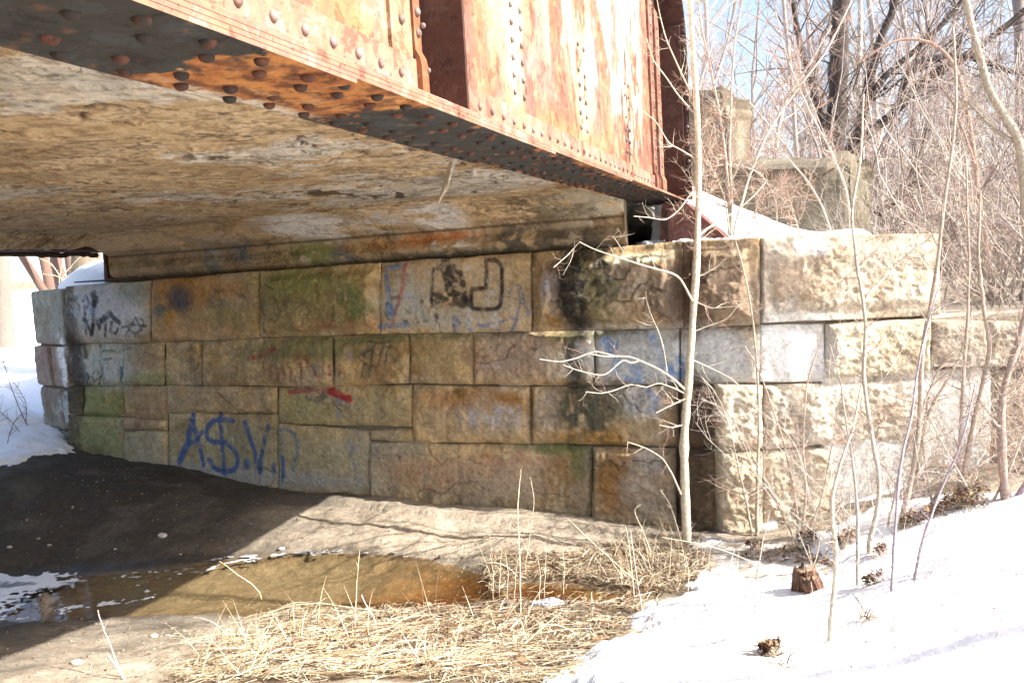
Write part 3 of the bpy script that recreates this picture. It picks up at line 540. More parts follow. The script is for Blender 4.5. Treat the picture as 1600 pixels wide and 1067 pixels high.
abut = empty('abutment_wall', tuple(W1.p3(-2.6, 0.)))
tag(abut, 'long coursed sandstone abutment wall under the bridge, covered in faded graffiti and moss', 'wall')
def ytop(x): return float(np.interp(x, [105, 240, 410, 600, 833, 1060, 1188], [448, 437, 423, 410, 394.5, 378, 370]))
def y1(x): return float(np.interp(x, [105, 240, 410, 600, 833, 1060, 1188], [537, 535, 528, 521, 518, 513, 506]))
def y2(x): return float(np.interp(x, [105, 260, 506, 645, 830, 1060, 1188], [603, 602, 605, 600, 604, 602, 600]))
def row(xs, fa, fb, name, tints, amps, outs, seed, pl=W1, par=None, margins=None, zmin=None):
    for i in range(len(xs)-1):
        a, b = xs[i], xs[i+1]
        pa = fa if callable(fa) else fa[i]; pb = fb if callable(fb) else fb[i]
        A_ = pa if callable(pa) else (lambda x, k=pa: k); B_ = pb if callable(pb) else (lambda x, k=pb: k)
        block(pl, [(a, A_(a)), (b, A_(b)), (b, B_(b)), (a, B_(a))], name, par or abut, tints[i], amps[i], outs[i], seed=seed+i, margin=(margins[i] if margins else 0), zmin=zmin)
row([105, 239, 409, 598, 833, 1068, 1188], ytop, y1, 'coping_stone', [GREY, TAN, (.33,.27,.15), SAND, TAN, PINK], [.010, .012, .028, .006, .045, .05], [.030, .028, .03, .034, .03, .03], 1, margins=[0, 0, .03, 0, .035, .035])
row([105, 158, 258, 317, 520, 640, 740, 928, 1062, 1188], y1, y2, 'stone_block', [GREY, GREY, TAN, TAN, TAN, SAND, PINK, GREY, GREY], [.012, .02, .02, .022, .02, .014, .032, .010, .010], [0, .004, 0, .006, 0, .004, .0, .0, .0], 11)
b3 = lambda x: float(np.interp(x, [105, 195, 263], [648, 652, 656]))
row([105, 131, 193, 262], y2, b3, 'stone_block', [BROWN, (.28,.25,.12), PINK], [.02]*3, [0, .004, 0], 31)
row([105, 193], b3, lambda x: 720, 'stone_block', [GREY], [.018], [0], 34, zmin=.0)
row([193, 262], b3, lambda x: 673, 'stone_block', [PINK], [.03], [.0], 35)
row([193, 262], lambda x: 673, lambda x: 760, 'stone_block', [(.3,.28,.17)], [.014], [.004], 36, zmin=.0)
row([262, 434], y2, lambda x: 645+(x-262)*.012, 'stone_block', [TAN], [.02], [.004], 37)
b3b = lambda x: float(np.interp(x, [434, 505, 580, 645], [662, 667, 672, 669]))
row([434, 645], y2, b3b, 'stone_block', [(.34,.30,.17)], [.018], [.0], 38)
row([262, 434], lambda x: 645+(x-262)*.012, lambda x: 790, 'stone_block', [(.33,.30,.20)], [.010], [0], 39, zmin=-.12)
row([434, 577], b3b, lambda x: 800, 'stone_block', [(.32,.30,.21)], [.010], [0], 40, zmin=-.12)
b3c = lambda x: float(np.interp(x, [577, 645, 830, 1060, 1122], [690, 692, 693, 699, 700]))
row([577, 645], b3b, b3c, 'stone_block', [TAN], [.012], [.0], 41)
row([645, 830, 1062, 1122], y2, b3c, 'stone_block', [SAND, TAN, BROWN], [.022, .035, .05], [.006, .004, .0], 42)
row([577, 927, 1058, 1122], b3c, lambda x: 850, 'stone_block', [(.36,.29,.21), (.33,.26,.19), BROWN], [.016, .05, .05], [.004, .03, .0], 46, zmin=-.15)
# mortar and hearting behind the joints
def slab_poly(name, pl, t0, t1, z0, z1, d0, d1, m, par, n=2):
    o = boxm(name, pl.p3((t0+t1)/2, (z0+z1)/2, (d0+d1)/2), pl.D*(t1-t0)/2, pl.N*(d1-d0)/2, Z3*(z1-z0)/2, m, par); return o
M_MORT = plain('mortar', (.17, .14, .10), .95, 30, .3)
t0, t1 = W1.tz(105, 500)[0], W1.tz(1188, 440)[0]
slab_poly('mortar_joint', W1, t0+.03, t1-.02, -.3, 1.965, -.50, -.035, M_MORT, abut)

wing = empty('wing_wall', tuple(W2.p3(.5, 0.)))
tag(wing, 'sunlit rock-faced stone wing wall behind the saplings on the right', 'wall')
yt2 = lambda x: float(np.interp(x, [1188, 1290, 1465], [370, 366, 363])); yb2 = lambda x: float(np.interp(x, [1188, 1290, 1465], [506, 505, 494]))
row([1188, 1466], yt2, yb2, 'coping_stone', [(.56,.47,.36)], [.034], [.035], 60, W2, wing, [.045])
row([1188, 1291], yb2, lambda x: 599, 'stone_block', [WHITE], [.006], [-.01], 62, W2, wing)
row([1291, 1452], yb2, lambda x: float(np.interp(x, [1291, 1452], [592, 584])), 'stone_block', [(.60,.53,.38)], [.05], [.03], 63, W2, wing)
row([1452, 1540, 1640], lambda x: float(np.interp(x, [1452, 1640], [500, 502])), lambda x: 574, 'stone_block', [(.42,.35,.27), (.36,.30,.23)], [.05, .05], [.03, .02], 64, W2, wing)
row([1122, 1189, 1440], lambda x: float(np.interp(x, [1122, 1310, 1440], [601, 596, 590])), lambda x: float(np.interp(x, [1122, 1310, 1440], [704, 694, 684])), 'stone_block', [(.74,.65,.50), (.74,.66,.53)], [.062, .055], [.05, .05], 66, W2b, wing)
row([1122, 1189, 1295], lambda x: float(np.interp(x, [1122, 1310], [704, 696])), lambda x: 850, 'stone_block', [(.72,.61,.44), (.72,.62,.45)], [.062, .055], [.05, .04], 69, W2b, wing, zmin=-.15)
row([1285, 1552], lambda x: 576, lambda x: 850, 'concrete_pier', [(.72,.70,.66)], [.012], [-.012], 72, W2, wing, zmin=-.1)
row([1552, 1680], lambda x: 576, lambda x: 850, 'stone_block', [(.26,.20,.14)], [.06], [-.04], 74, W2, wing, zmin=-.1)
t1w = W2.tz(1465, 430)[0]; t2w = W2.tz(1675, 540)[0]
slab_poly('mortar_joint', W2, .01, t1w-.02, -.3, 1.93, -.45, -.04, M_MORT, wing)
slab_poly('mortar_joint', W2, t1w, t2w, -.3, 1.38, -.45, -.06, M_MORT, wing)

# left return, rounded off at its outer end
wl = empty('return_wall', tuple(W0.p3(-.4, .4)))
tag(wl, 'stained curved stone end wall rising out of the snow at the far left', 'wall')
class Curved(Plane):
    def p3(s, t, z, d=0.):
        t = np.asarray(t, float); R0 = .22; tc = -.72
        over = np.clip(tc-t, 0, None); a = over/R0
        tt = np.where(t < tc, tc-R0*np.sin(a), t); dd = d-np.where(t < tc, R0*(1-np.cos(a)), 0)
        return s.O+tt[..., None]*s.D+np.asarray(z, float)[..., None]*Z3+dd[..., None]*s.N
W0c = Curved(C0, D0)
def blk0(t0, t1, z0, z1, tint, amp, out, seed, name='stone_block'):
    Qs = [('q', (t0, z1)), ('q', (t1, z1)), ('q', (t1, z0)), ('q', (t0, z0))]
    block(W0c, Qs, name, wl, tint, amp, out, seed=seed, res=.012)
S0 = lambda t, z, rt, rz, cc, st=1, ns=9, th=.4, wet=0: STAINS_AND_SHADE.append((W0c, t, z, rt, rz, cc, st, ns, th, wet))
S0(-.1, 1.7, .2, .4, (.3,.29,.24), .7); S0(-.15, 1.3, .10, .22, (.75,.74,.74), 1, 14, .45, 1); S0(-.12, 1.1, .05, .25, (.80,.78,.78), 1.2, 5, .2, 1); S0(-.2, .8, .2, .25, (.45,.44,.42), 1, 26, .5, .6); S0(-.5, 1.2, .3, .3, (.36,.24,.19), .7); S0(0, 1, .12, .5, (.08,.06,.05), .9)
blk0(-1.1, -.0, 1.40, 1.955, (.30,.29,.23), .008, .03, 80, 'coping_stone'); blk0(-1.15, -.42, .98, 1.40, (.33,.26,.21), .03, .045, 81); blk0(-.42, 0, .98, 1.40, PINK, .02, .03, 82)
blk0(-1.1, -.3, .55, .98, (.28,.24,.19), .035, .02, 83); blk0(-.3, 0, .55, .98, BROWN, .03, .01, 84); blk0(-1.05, 0, .2, .55, (.2,.19,.16), .03, 0, 85)
slab_poly('mortar_joint', W0, -.85, -.03, 0, 1.93, -.45, -.04, M_MORT, wl)
# ------------------------------------------------------------------ the riveted plate girder bridge
bridge = empty('girder_bridge', tuple(G3(.3, -.165, 2.01)))
tag(bridge, 'rusty riveted plate girder bridge with a cracked concrete deck slab overhead', 'bridge')
LW = -.165; SE = .43; ZT, ZC, RC = 3.90, 3.35, .55
def gs(x, y, z=ZB): return float((onz(x, y, z)-GB)@DG)
def gw(x, y): q = onpl(x, y, np.array([GB[0], GB[1], 0])+NG*LW, NG); return float((q-GB)@DG), q[2]
def ztop(s): s = np.asarray(s, float); k = np.clip(s-(SE-RC), 0, RC-1e-4); return ZC+np.sqrt(RC*RC-k*k)
RUST, ORANGE, PALE, MAROON_SHADE, PAINT = (.18, .073, .046), (.24, .095, .034), (.5, .4, .3), (.028, .010, .008), (.034, .032, .028)  # the maroon is rust darkened as shade on plates turned from the sun
# web
nz = 130; sv = np.r_[np.arange(-9, -5.2, .05), np.arange(-5.2, SE+.001, .013)]; Sg, Vg = np.meshgrid(sv, np.linspace(0, 1, nz), indexing='ij'); s_, v_ = Sg.ravel(), Vg.ravel()
z_ = (ZB+.03)+v_*(ztop(s_)-ZB-.03)
def rustcol(s, z, k=0.):
    a = fbm(s*2.2, z*2.2, 60+k, 5); b = fbm(s*9, z*2.0, 61+k, 5); d = fbm(s*30, z*22, 62+k, 4); e = fbm(s*5, z*5, 63+k, 6, .65)
    c = np.tile(np.array(RUST), (len(s), 1)); c = mixc(c, (.27, .145, .115), sst(.44, .6, a)*.75); c = mixc(c, ORANGE, sst(.46, .62, b)*.65)
    c = mixc(c, (.12, .045, .03), sst(.52, .64, e)*.75); c = mixc(c, (.36, .19, .10), sst(.56, .66, d)*.5); c = mixc(c, (.11, .05, .04), sst(.60, .68, 1-d)*.35)
    c = mixc(c, (.15, .07, .05), sst(.56, .62, fbm(s*14, z*1.5, 64+k, 5))*.5)
    return c
c = rustcol(s_, z_); e = fbm(s_*5+3, z_*2.4, 70., 6, .62); e2 = fbm(s_*22, z_*10, 71., 4)
def wp(x, y): return gw(x, y)
def wst(x0, x1, ym, colr, st, th, top=True):
    global c
    sa, za = gw(x0, ym); sb, zb = gw(x1, ym); m = sst(sa-.12, sa+.1, s_)*sst(sb+.1, sb-.12, s_)
    zz = sst(min(za, zb)-.25, max(za, zb)+.15, z_) if top else 1
    c = mixc(c, colr, np.clip(m*zz*st*sst(th-.05, th+.05, e*.7+e2*.3), 0, 1))
wst(845, 1000, 60, (.60, .52, .40), .7, .52); wst(900, 985, 110, (.60, .50, .36), .95, .52); wst(960, 1000, 210, (.66, .60, .44), .9, .47); wst(770, 830, 120, (.36, .25, .14), .8, .46)
wst(960, 1000, 150, (.6, .52, .38), .95, .48); wst(895, 925, 150, (.42, .32, .19), .85, .46); zz0 = np.array([gw(*p) for p in ((846, 5), (862, 35), (885, 52), (915, 78), (950, 75), (985, 70), (1004, 62), (1010, 30))]); zl_ = np.interp(s_, zz0[:, 0], zz0[:, 1], left=9, right=9)
c = mixc(c, (.80, .80, .78), sst(-.03, .05, z_-zl_-.26+(e-.5)*.9+(e2-.5)*.2))
for sc0, zl in ((-3.0, 2.5), (-2.96, 2.5), (-1.99, 2.52), (-.92, 2.5), (-3.93, 2.45)):
    m = np.exp(-((s_-sc0)/.075)**2)*sst(zl-.05, zl+.05, z_); c = mixc(c, (.42, .32, .20), m*sst(.42, .54, e*.5+e2*.5)*.9)
m = sst(2.62, 2.45, z_); c = mixc(c, (.34, .15, .06), m*sst(.40, .52, e)*.8)
dw_ = .006*(fbm(s_*4, z_*4, 75., 4)-.5)
web = mesh_np('girder', G3(s_, LW+dw_, z_), gridq(len(sv), nz), M_RUST, bridge, c)
web.data.flip_normals() if False else None
tag(web, 'sunlit orange rusty near girder')
def strip(name, path, s0, s1, colf, parent, ds=.03, mt=None):
    """extrude a closed (lat, z) profile along the girder"""
    P = np.array(path+[path[0]], float); sv = np.arange(s0, s1+ds, ds); sv[-1] = s1; n = len(P)
    V = G3(np.repeat(sv, n), np.tile(P[:, 0], len(sv)), np.tile(P[:, 1], len(sv)))
    ss, ll, zz = np.repeat(sv, n), np.tile(P[:, 0], len(sv)), np.tile(P[:, 1], len(sv))
    o = mesh_np(name, V, [gridq(len(sv), n), np.array([list(range(n-1)), [(len(sv)-1)*n+i for i in range(n-1)][::-1]])], mt or M_RUST, parent, colf(ss, ll, zz), smooth=False)
    return o
def edgecol(s, l, z): c = rustcol(s*1.0, z*6+l, 7.); c = mixc(c, (.29, .135, .09), .5+0*s); return c
def undercol(s, l):
    a = fbm(s*9, l*13, 90., 7, .72); b = fbm(s*34, l*34, 91., 4); d = fbm(s*9+l*14, l*10-s*3, 92., 5, .65)
    c = np.tile(np.array((.30, .105, .028)), (len(s), 1)); c = mixc(c, (.46, .20, .06), sst(.44, .58, d)*.8); c = mixc(c, (.10, .04, .022), sst(.47, .60, b)*.8); c = mixc(c, (.55, .30, .12), sst(.62, .7, b*.5+d*.5)*.7)
    c = mixc(c, (.50, .44, .34), sst(-.26, -.31, l)*sst(-3.9, -4.4, s)*sst(.38, .5, a))
    w = np.interp(s, [-9, -4.85, -4.68, -4.28, -4.1, -2.6, -1.2, -.7, .5], [1.4, 1.4, -.5, -.5, .95, 1.0, 1.0, 1.5, 1.5])
    mid = 1-np.clip(abs(l+.165)/.165, 0, 1)**2*np.interp(s, [-4.8, -1.2, -.6], [0, 1, .0]).clip(0, 1)*1.35
    k = w*np.where(s < -4.6, 1, mid*1.4)
    m = sst(.495, .505, a*.80+b*.14+(k)*.20-.055); c = mixc(c, np.array(PAINT), m); c = mixc(c, (.16, .075, .035), m*sst(.60, .68, b*.5+a*.5)*.7); return c, m
ends = [(.030, .0205, SE+.06), (.0195, .0105, gs(987, 287)), (.0095, .001, gs(876, 241)), (0, -.0085, gs(558, 124))]
for i, (zt, zb_, se) in enumerate(ends):
    sv = np.r_[np.arange(-9, -5.4, .06), np.arange(-5.4, se-.001, .012), se]; lv = np.linspace(0, -.33, 30)
    prof = [(0, zt)]+[(0, zb_)]+[(l, zb_) for l in lv[1:-1]]+[(-.33, zb_), (-.33, zt)]; P = np.array(prof); n = len(P)
    ss, ll, zz = np.repeat(sv, n), np.tile(P[:, 0], len(sv)), np.tile(P[:, 1], len(sv))+ZB
    cu, m = undercol(ss, ll); zz = zz-np.where((ll < -.001) & (ll > -.329), .0016*m+.003*(fbm(ss*25, ll*25, 93., 3)-.5), 0)
    up_ = (np.tile(np.arange(n), len(sv)) <= 1); ce = edgecol(ss, ll, zz*3); cu = np.where(up_[:, None], ce, cu)
    V = G3(ss, ll, zz); ii = np.arange(0, n)
    # split vertices between edge and underside so the colours stay crisp
    V2 = G3(sv, 0*sv-.0005, ZB+zb_+0*sv); c2, _ = undercol(sv, 0*sv-.0005)
    q = gridq(len(sv), n); base = len(V); col_i = q % n
    qq = q.copy(); loc = q % n; row_ = q//n; under = (loc.min(1) == 1); sel = (loc == 1) & under[:, None]; qq[sel] = base+row_[sel]
    capf = np.array([[(len(sv)-1)*n+0, (len(sv)-1)*n+1, (len(sv)-1)*n+n-2, (len(sv)-1)*n+n-1]])
    mesh_np('flange_plate', np.vstack([V, V2]), [qq, capf], M_RUST, web, np.vstack([cu, c2]), smooth=False)
la = LW+.016
strip('flange_angle', [(LW+.002, ZB+.188), (la, ZB+.186), (la, ZB+.048), (la+.008, ZB+.040), (-.010, ZB+.038), (-.010, ZB+.0305), (LW+.002, ZB+.0305)], -9, SE, edgecol, web)
strip('flange_angle', [(LW-.016, ZB+.188), (LW-.002, ZB+.188), (LW-.002, ZB+.0305), (-.32, ZB+.0305), (-.32, ZB+.038), (LW-.016, ZB+.038)], -9, SE, edgecol, web)
def vplate(name, s0, s1, l0, l1, zlo, zhi, jog=0, colr=None, topf=False):
    """vertical plate with its foot joggled out over the flange angle"""
    zv = np.linspace(zlo, zhi, 70); jo = jog*sst(ZB+.215, ZB+.182, zv)
    if topf: zv = np.minimum(zv, float(ztop(min(s1, SE)))-.03)
    prof = [(s0, l0), (s1, l0), (s1, l1), (s0, l1)]; n = 4
    V = np.array([G3(np.array(a), b+j, np.array(z)) for z, j in zip(zv, jo) for a, b in prof]).reshape(-1, 3)
    i = np.arange(len(zv)-1)[:, None]*n; k = np.arange(n)[None, :]; k2 = (k+1) % n
    q = np.stack([i+k, i+k2, i+n+k2, i+n+k], -1).reshape(-1, 4); q = np.vstack([q, [[3, 2, 1, 0]], [[(len(zv)-1)*n+x for x in range(4)]]])
    s = (V-GB)@DG; c = rustcol(s+V[:, 1]*.3, V[:, 2], 3.+s0)
    if colr is not None: c = mixc(c, colr, np.full(len(c), .9 if colr is MAROON_SHADE else .7))
    # unshared corners for crisp shading
    Vx = V[q.ravel()]; cx = c[q.ravel()]
    return mesh_np(name, Vx, np.arange(len(Vx)).reshape(-1, 4), M_RUST, web, cx, smooth=False)
TOPZ = 3.86
vplate('splice_plate', -4.015, -3.895, LW+.001, LW+.012, ZB+.189, TOPZ, 0, (.30, .20, .12))
vplate('stiffener_angle', -3.885, -3.842, LW+.001, LW+.016, ZB+.039, TOPZ, .016)
vplate('stiffener_plate', -3.84, -3.826, LW+.001, -.022, ZB+.039, TOPZ, 0, MAROON_SHADE)
vplate('stiffener_angle', -3.824, -3.64, LW+.001, LW+.014, ZB+.039, TOPZ, .016)
for s0, s1 in ((-3.06, -2.86), (-2.09, -1.89), (-1.02, -.82)): pass
vplate('stiffener_angle', -.12, .02, LW+.001, LW+.016, ZB+.039, 3.86, .016); vplate('stiffener_angle', .13, .30, LW+.001, LW+.016, ZB+.039, 3.70, .016)
vplate('stiffener_plate', SE-.065, SE-.05, LW+.001, -.004, ZB+.039, 3.62, 0, MAROON_SHADE)
vplate('stiffener_plate', -6.84, -6.826, LW+.001, -.022, ZB+.039, TOPZ, 0, MAROON_SHADE)
# wrap-round end cover and top flange
th = np.linspace(0, math.pi/2, 16); pts = [(SE+.045, ZB+.039), (SE+.045, 2.8)]+[(SE+.045-RC*(1-math.cos(a)), ZC+(RC+.03)*math.sin(a)) for a in th]+[(-4, ZT+.03), (-9, ZT+.03)]
V = []; n4 = len(pts)
for i, (s, z) in enumerate(pts):
    a = np.array(pts[max(i-1, 0)]); b = np.array(pts[min(i+1, n4-1)]); tt = (b-a)/np.linalg.norm(b-a); nn = np.array([tt[1], -tt[0]])
    for l, o in ((.03, 0), (.03, .025), (-.36, .025), (-.36, 0)): V.append(G3(np.array(s+nn[0]*o), l, np.array(z+nn[1]*o)))
V = np.array(V).reshape(-1, 3); i = np.arange(n4-1)[:, None]*4; k = np.arange(4)[None, :]; q = np.stack([i+k, i+(k+1) % 4, i+4+(k+1) % 4, i+4+k], -1).reshape(-1, 4); q = np.vstack([q, [[3, 2, 1, 0]]])
c = mixc(rustcol(V[:, 0], V[:, 2], 9.), MAROON_SHADE, np.full(len(V), .88))
mesh_np('end_cover_plate', V[q.ravel()], np.arange(q.size).reshape(-1, 4), M_RUST, web, c[q.ravel()], smooth=False)
# rivets
def rivet_mesh(rad):
    V = []; k = 10; rings = [(1, 0), (1.0, .18), (.92, .40), (.72, .62), (.40, .78)]
    for r, h in rings:
        for j in range(k): a = j/k*2*math.pi; V.append((r*rad*math.cos(a), r*rad*math.sin(a), h*rad))
    V.append((0, 0, .82*rad)); Q = []; T = []
    for i in range(len(rings)-1):
        for j in range(k): Q.append((i*k+j, i*k+(j+1) % k, (i+1)*k+(j+1) % k, (i+1)*k+j))
    for j in range(k): T.append(((len(rings)-1)*k+j, (len(rings)-1)*k+(j+1) % k, len(V)-1))
    return np.array(V), np.array(Q), np.array(T)
RV, RQ, RT = rivet_mesh(1.)
riv = []   # s, l, z, axis('w' web / 'u' underside / 'e' end), radius
r_ = RS(5)
for s in np.arange(-8.8, .35, .112):
    if not (-3.98 < s < -3.62): riv.append((s, la, ZB+.133, 'w', .0128))
for s, zs in ((-3.956, np.arange(2.579, 3.8, .077)), (-3.862, np.r_[2.441, 2.565, np.arange(2.622, 3.8, .06)]), (-3.70, np.r_[2.441, 2.503, np.arange(2.586, 3.8, .083)]),
              (-3.012, np.arange(2.556, 3.8, .064)), (-2.905, np.arange(2.553, 3.8, .0655)), (-2.045, [2.559, 2.629, 2.695, 2.761, 2.833, 2.953]), (-1.935, [2.555, 2.625, 2.692, 2.764, 2.824, 2.95]),
              (-.97, [2.562, 2.628, 2.694, 2.77, 2.90, 2.969]), (-.87, [2.562, 2.628, 2.70, 2.83, 2.90, 2.969]), (-.05, np.arange(2.55, 3.8, .066)), (.215, np.arange(2.52, 3.6, .066))):
    for z in zs: riv.append((s, LW+(.016 if s in (-3.862, -3.70, -.05, .215) else .013 if s == -3.956 else .001), z, 'w', .0128))
for a in np.linspace(.15, 1.4, 9): riv.append((SE-RC+.42*math.cos(a)+.02, LW+.001, ZC+.42*math.sin(a), 'w', .0145))
def zbot(s):
    for zt, zb_, se in reversed(ends):
        if s < se-.01: return ZB+zb_
    return ZB+.0205
for j, l in enumerate((-.045, -.105, -.225, -.285)):
    for s in np.arange(-8.8+(j % 2)*.07, .42, .14): riv.append((s+r_.normal(0, .004), l, zbot(s)-.001, 'u', .0145))
for z in np.arange(2.5, 3.4, .13): riv.append((SE+.044, .012, z, 'e', .014))
def rivmat(s, l, z, k, r):
    o = G3(np.array(s), l, np.array(z)).reshape(3)
    if k == 'w': X, Y, Zv = DG, Z3, NG
    elif k == 'u': X, Y, Zv = DG, NG, -Z3
    else: X, Y, Zv = NG, Z3, -DG
    M = Matrix(((X[0], Y[0], Zv[0], o[0]), (X[1], Y[1], Zv[1], o[1]), (X[2], Y[2], Zv[2], o[2]), (0, 0, 0, 1)))
    return M @ Matrix.Diagonal((r, r, r, 1))
def visible(s, l, z):
    p = G3(np.array(s), l, np.array(z)).reshape(3); cc = R.T@(p-CAM)
    if cc[2] > -.2: return 0
    x, y = CX+F*cc[0]/-cc[2], CY-F*cc[1]/-cc[2]
    return F/-cc[2] if (-20 < x < 1620 and -20 < y < 1090) else 0
riv.sort(key=lambda v: -v[4]*visible(*v[:3]))
M_RIV = {}
def rivmatl(k, c):
    m, N, L, P = mat('rivet_'+k); g = geo(N, L); n = noise(N, L, 60, 4, .6, g); n2 = noise(N, L, 9, 3, .6, g)
    L.new(mix(N, L, ramp(N, L, n.outputs[0], [(.35, tuple(x*.5 for x in c)), (.65, c)]).outputs[0], (.035, .028, .024) if k == 'underside' else (.20, .165, .15), ramp(N, L, n2.outputs[0], [(.46, (0, 0, 0)), (.54, (1, 1, 1))]).outputs[0]), P.inputs['Base Color']); P.inputs['Roughness'].default_value = .85 if k == 'underside' else .6; P.inputs['Specular IOR Level'].default_value = .25; bump(N, L, n.outputs[0], .4, .004, P); return m
MR = {'w': rivmatl('web', (.20, .13, .11)), 'u': rivmatl('underside', (.12, .05, .032)), 'e': rivmatl('end', (.26, .17, .14))}
protos = {}
for k in 'wue':
    me = bpy.data.meshes.new('rivet'); me.from_pydata([tuple(v) for v in RV], [], [tuple(f) for f in RQ]+[tuple(f) for f in RT]); me.materials.append(MR[k])
    for p in me.polygons: p.use_smooth = True
    protos[k] = me
inv = Matrix.Translation(-wloc(web))
for v in riv[:100]:
    o = bpy.data.objects.new('rivet', protos[v[3]]); COL.objects.link(o); o.parent = web
    M = rivmat(v[0], v[1], v[2], v[3], v[4]*(1+.08*(r_.rand()-.5))); o.matrix_basis = inv @ M
for kk in 'wu':
    Vs, Qs, Ts = [], [], []; n = 0
    for v in riv[100:]:
        if (v[3] == 'u') != (kk == 'u'): continue
        M = np.array(rivmat(*v)); Vs.append(RV@M[:3, :3].T+M[:3, 3]); Qs.append(RQ+n); Ts.append(RT+n); n += len(RV)
    tag(mesh_np('rivets', np.concatenate(Vs), [np.concatenate(Qs), np.concatenate(Ts)], MR[kk], web), kind='stuff')
# pale heads standing in for two bright holes in the stiffener
for y in ((661, 41), (669, 111)):
    q = onpl(y[0], y[1], G3(np.array(-3.842), 0, np.array(0.)).reshape(3), DG); me = protos['w']; o = bpy.data.objects.new('hole_speck', me); COL.objects.link(o); o.parent = web
    M = rivmat(-3.842, float((q-GB)@NG), q[2], 'e', .009); o.matrix_basis = inv @ M

# deck slab: soffit, sloping haunch and back wall in one skin
def slab_profile():
    P = [(7.5, 2.40), (.50, 2.40), (.38, 2.388), (.30, 2.365), (.10, 2.268), (.03, 2.236), (-.005, 2.205), (-.02, 2.16), (.0, 2.12), (.012, 2.09), (-.01, 2.06), (-.04, 2.03), (-.06, 2.0), (-.065, 1.96)]
    P = np.array(P); d = np.r_[0, np.cumsum(np.linalg.norm(np.diff(P, axis=0), axis=1))]
    t = np.r_[np.arange(0, 1.8, .1), np.arange(1.8, d[-1]-1.0, .014), np.arange(d[-1]-1., d[-1], .0075)]
    return np.stack([np.interp(t, d, P[:, 0]), np.interp(t, d, P[:, 1])], 1)
SP = slab_profile(); lv = np.r_[-.33, np.arange(-.335, -2.4, -.012), np.arange(-2.4, -5.24, -.018)]
Lg, Ig = np.meshgrid(lv, np.arange(len(SP)), indexing='ij'); l_ = Lg.ravel(); dd = SP[Ig.ravel(), 0]; zz = SP[Ig.ravel(), 1].copy()
# world position: point at lateral l whose distance in front of the wall is dd
B0 = np.array([GB[0], GB[1], 0]); den = DG@W1.N; s_ = (dd-((B0+np.outer(l_, NG)-W1.O)@W1.N))/den
Pw = B0+s_[:, None]*DG+l_[:, None]*NG; X, Y = Pw[:, 0], Pw[:, 1]; tW = (Pw-W1.O)@W1.D
soff = sst(.15, .45, dd)
h = (fbm(X*1.1, Y*1.1, 40., 3)-.5)*.03*sst(.5, 1.2, dd)+(fbm(X*9, Y*9, 41., 5, .6)-.5)*.014*soff
cr = ridge(X*1.3+fbm(X*3, Y*3, 3.)*.6, Y*1.6+fbm(X*5, Y*5, 5.)*.4, 42., 3); crack = sst(.978, .992, cr)*soff*sst(.48, .54, fbm(X*1.5, Y*1.5, 39., 3))
sp = sst(.56, .6, fbm(X*2.4, Y*4.5, 43., 5, .6)); h = h-(.010*sp*soff)+.0+.012*crack*sst(.2, 1, dd)
zz = zz+h*soff-.115*sst(-4.9, -5.2, l_)*soff; bw = 1-sst(.0, .12, dd)
push = ((fbm(tW*5, zz*9, 44., 5, .6)-.5)*.05+(fbm(tW*1.3, zz*2, 55., 3)-.5)*.08)*sst(.6, .2, dd)*sst(2.0, 2.04, SP[Ig.ravel(), 1])
Pw = Pw+W1.N*push[:, None]; Pw[:, 2] = zz
n1 = fbm(X*1.4, Y*1.0, 45., 5, .6); n2 = fbm(X*7, Y*5, 46., 6, .66); n3 = fbm(X*26, Y*30, 47., 4); n4 = fbm(X*1.1+5, Y*1.5, 48., 7, .70)
c = np.tile(np.array((.47, .36, .225)), (len(X), 1)); c = mixc(c, (.60, .49, .34), sst(.46, .62, n2)*.7); c = mixc(c, (.34, .24, .13), sst(.50, .64, n1)*.6)
c = mixc(c, (.56, .55, .52), sst(.50, .545, n4)*sst(.5, .9, dd)*.85); c = mixc(c, (.40, .41, .40), sst(.55, .60, n4*.6+n2*.4)*sst(.5, .9, dd)*.7)
c = mixc(c, (.20, .14, .085), sst(.57, .65, n3)*.6); c = mixc(c, (.6, .52, .4), sst(.63, .69, 1-n3)*.4)
c = mixc(c, (.05, .035, .025), crack*.9)
cr2 = ridge(X*4+n2, Y*5+n1*2, 49., 3); c = mixc(c, (.09, .065, .045), sst(.965, .985, cr2)*soff*sst(.50, .56, fbm(X*2, Y*2, 38., 3))*.9)
c = mixc(c, (.36, .27, .165), sst(.55, .40, dd+(n2-.5)*.2)*sst(.38, .5, n1*.5+n2*.5)*.9)
c = mixc(c, (.10, .07, .05), sst(.70, .74, vn(X*60, Y*60, 35.))*sst(.5, .56, n2)*soff*.6)
c = c*(1+.45*sst(.5, .4, dd)*sst(.06, .12, dd))[:, None]*np.array([1.05, 1.0, .92]); c = mixc(c, (.12, .085, .055), np.exp(-((dd-.50+.03*(n2-.5))/.012)**2)*sst(.42, .55, n1)*.7)  # haunch face painted lighter and its crease darker, in place of shading
def sl(px, py, z, rx, ry, colr, st, th=.42, diag=0):
    global c
    for k in range(200):
        zq = 2.20+.00105*k; q = onz(px, py, zq)
        if np.interp((q-W1.O)@W1.N, SP[::-1, 0], SP[::-1, 1]) <= zq: break
    t0, d0 = (q-W1.O)@W1.D, (q-W1.O)@W1.N; r = np.hypot((tW-t0)/rx, (dd-d0)/ry)
    n = fbm(tW*6+dd*diag, dd*14, 52., 5, .6); c = mixc(c, colr, np.clip(sst(1.3, .5, r+(n-.5)*.9)*sst(th-.03, th+.04, n)*st, 0, 1))
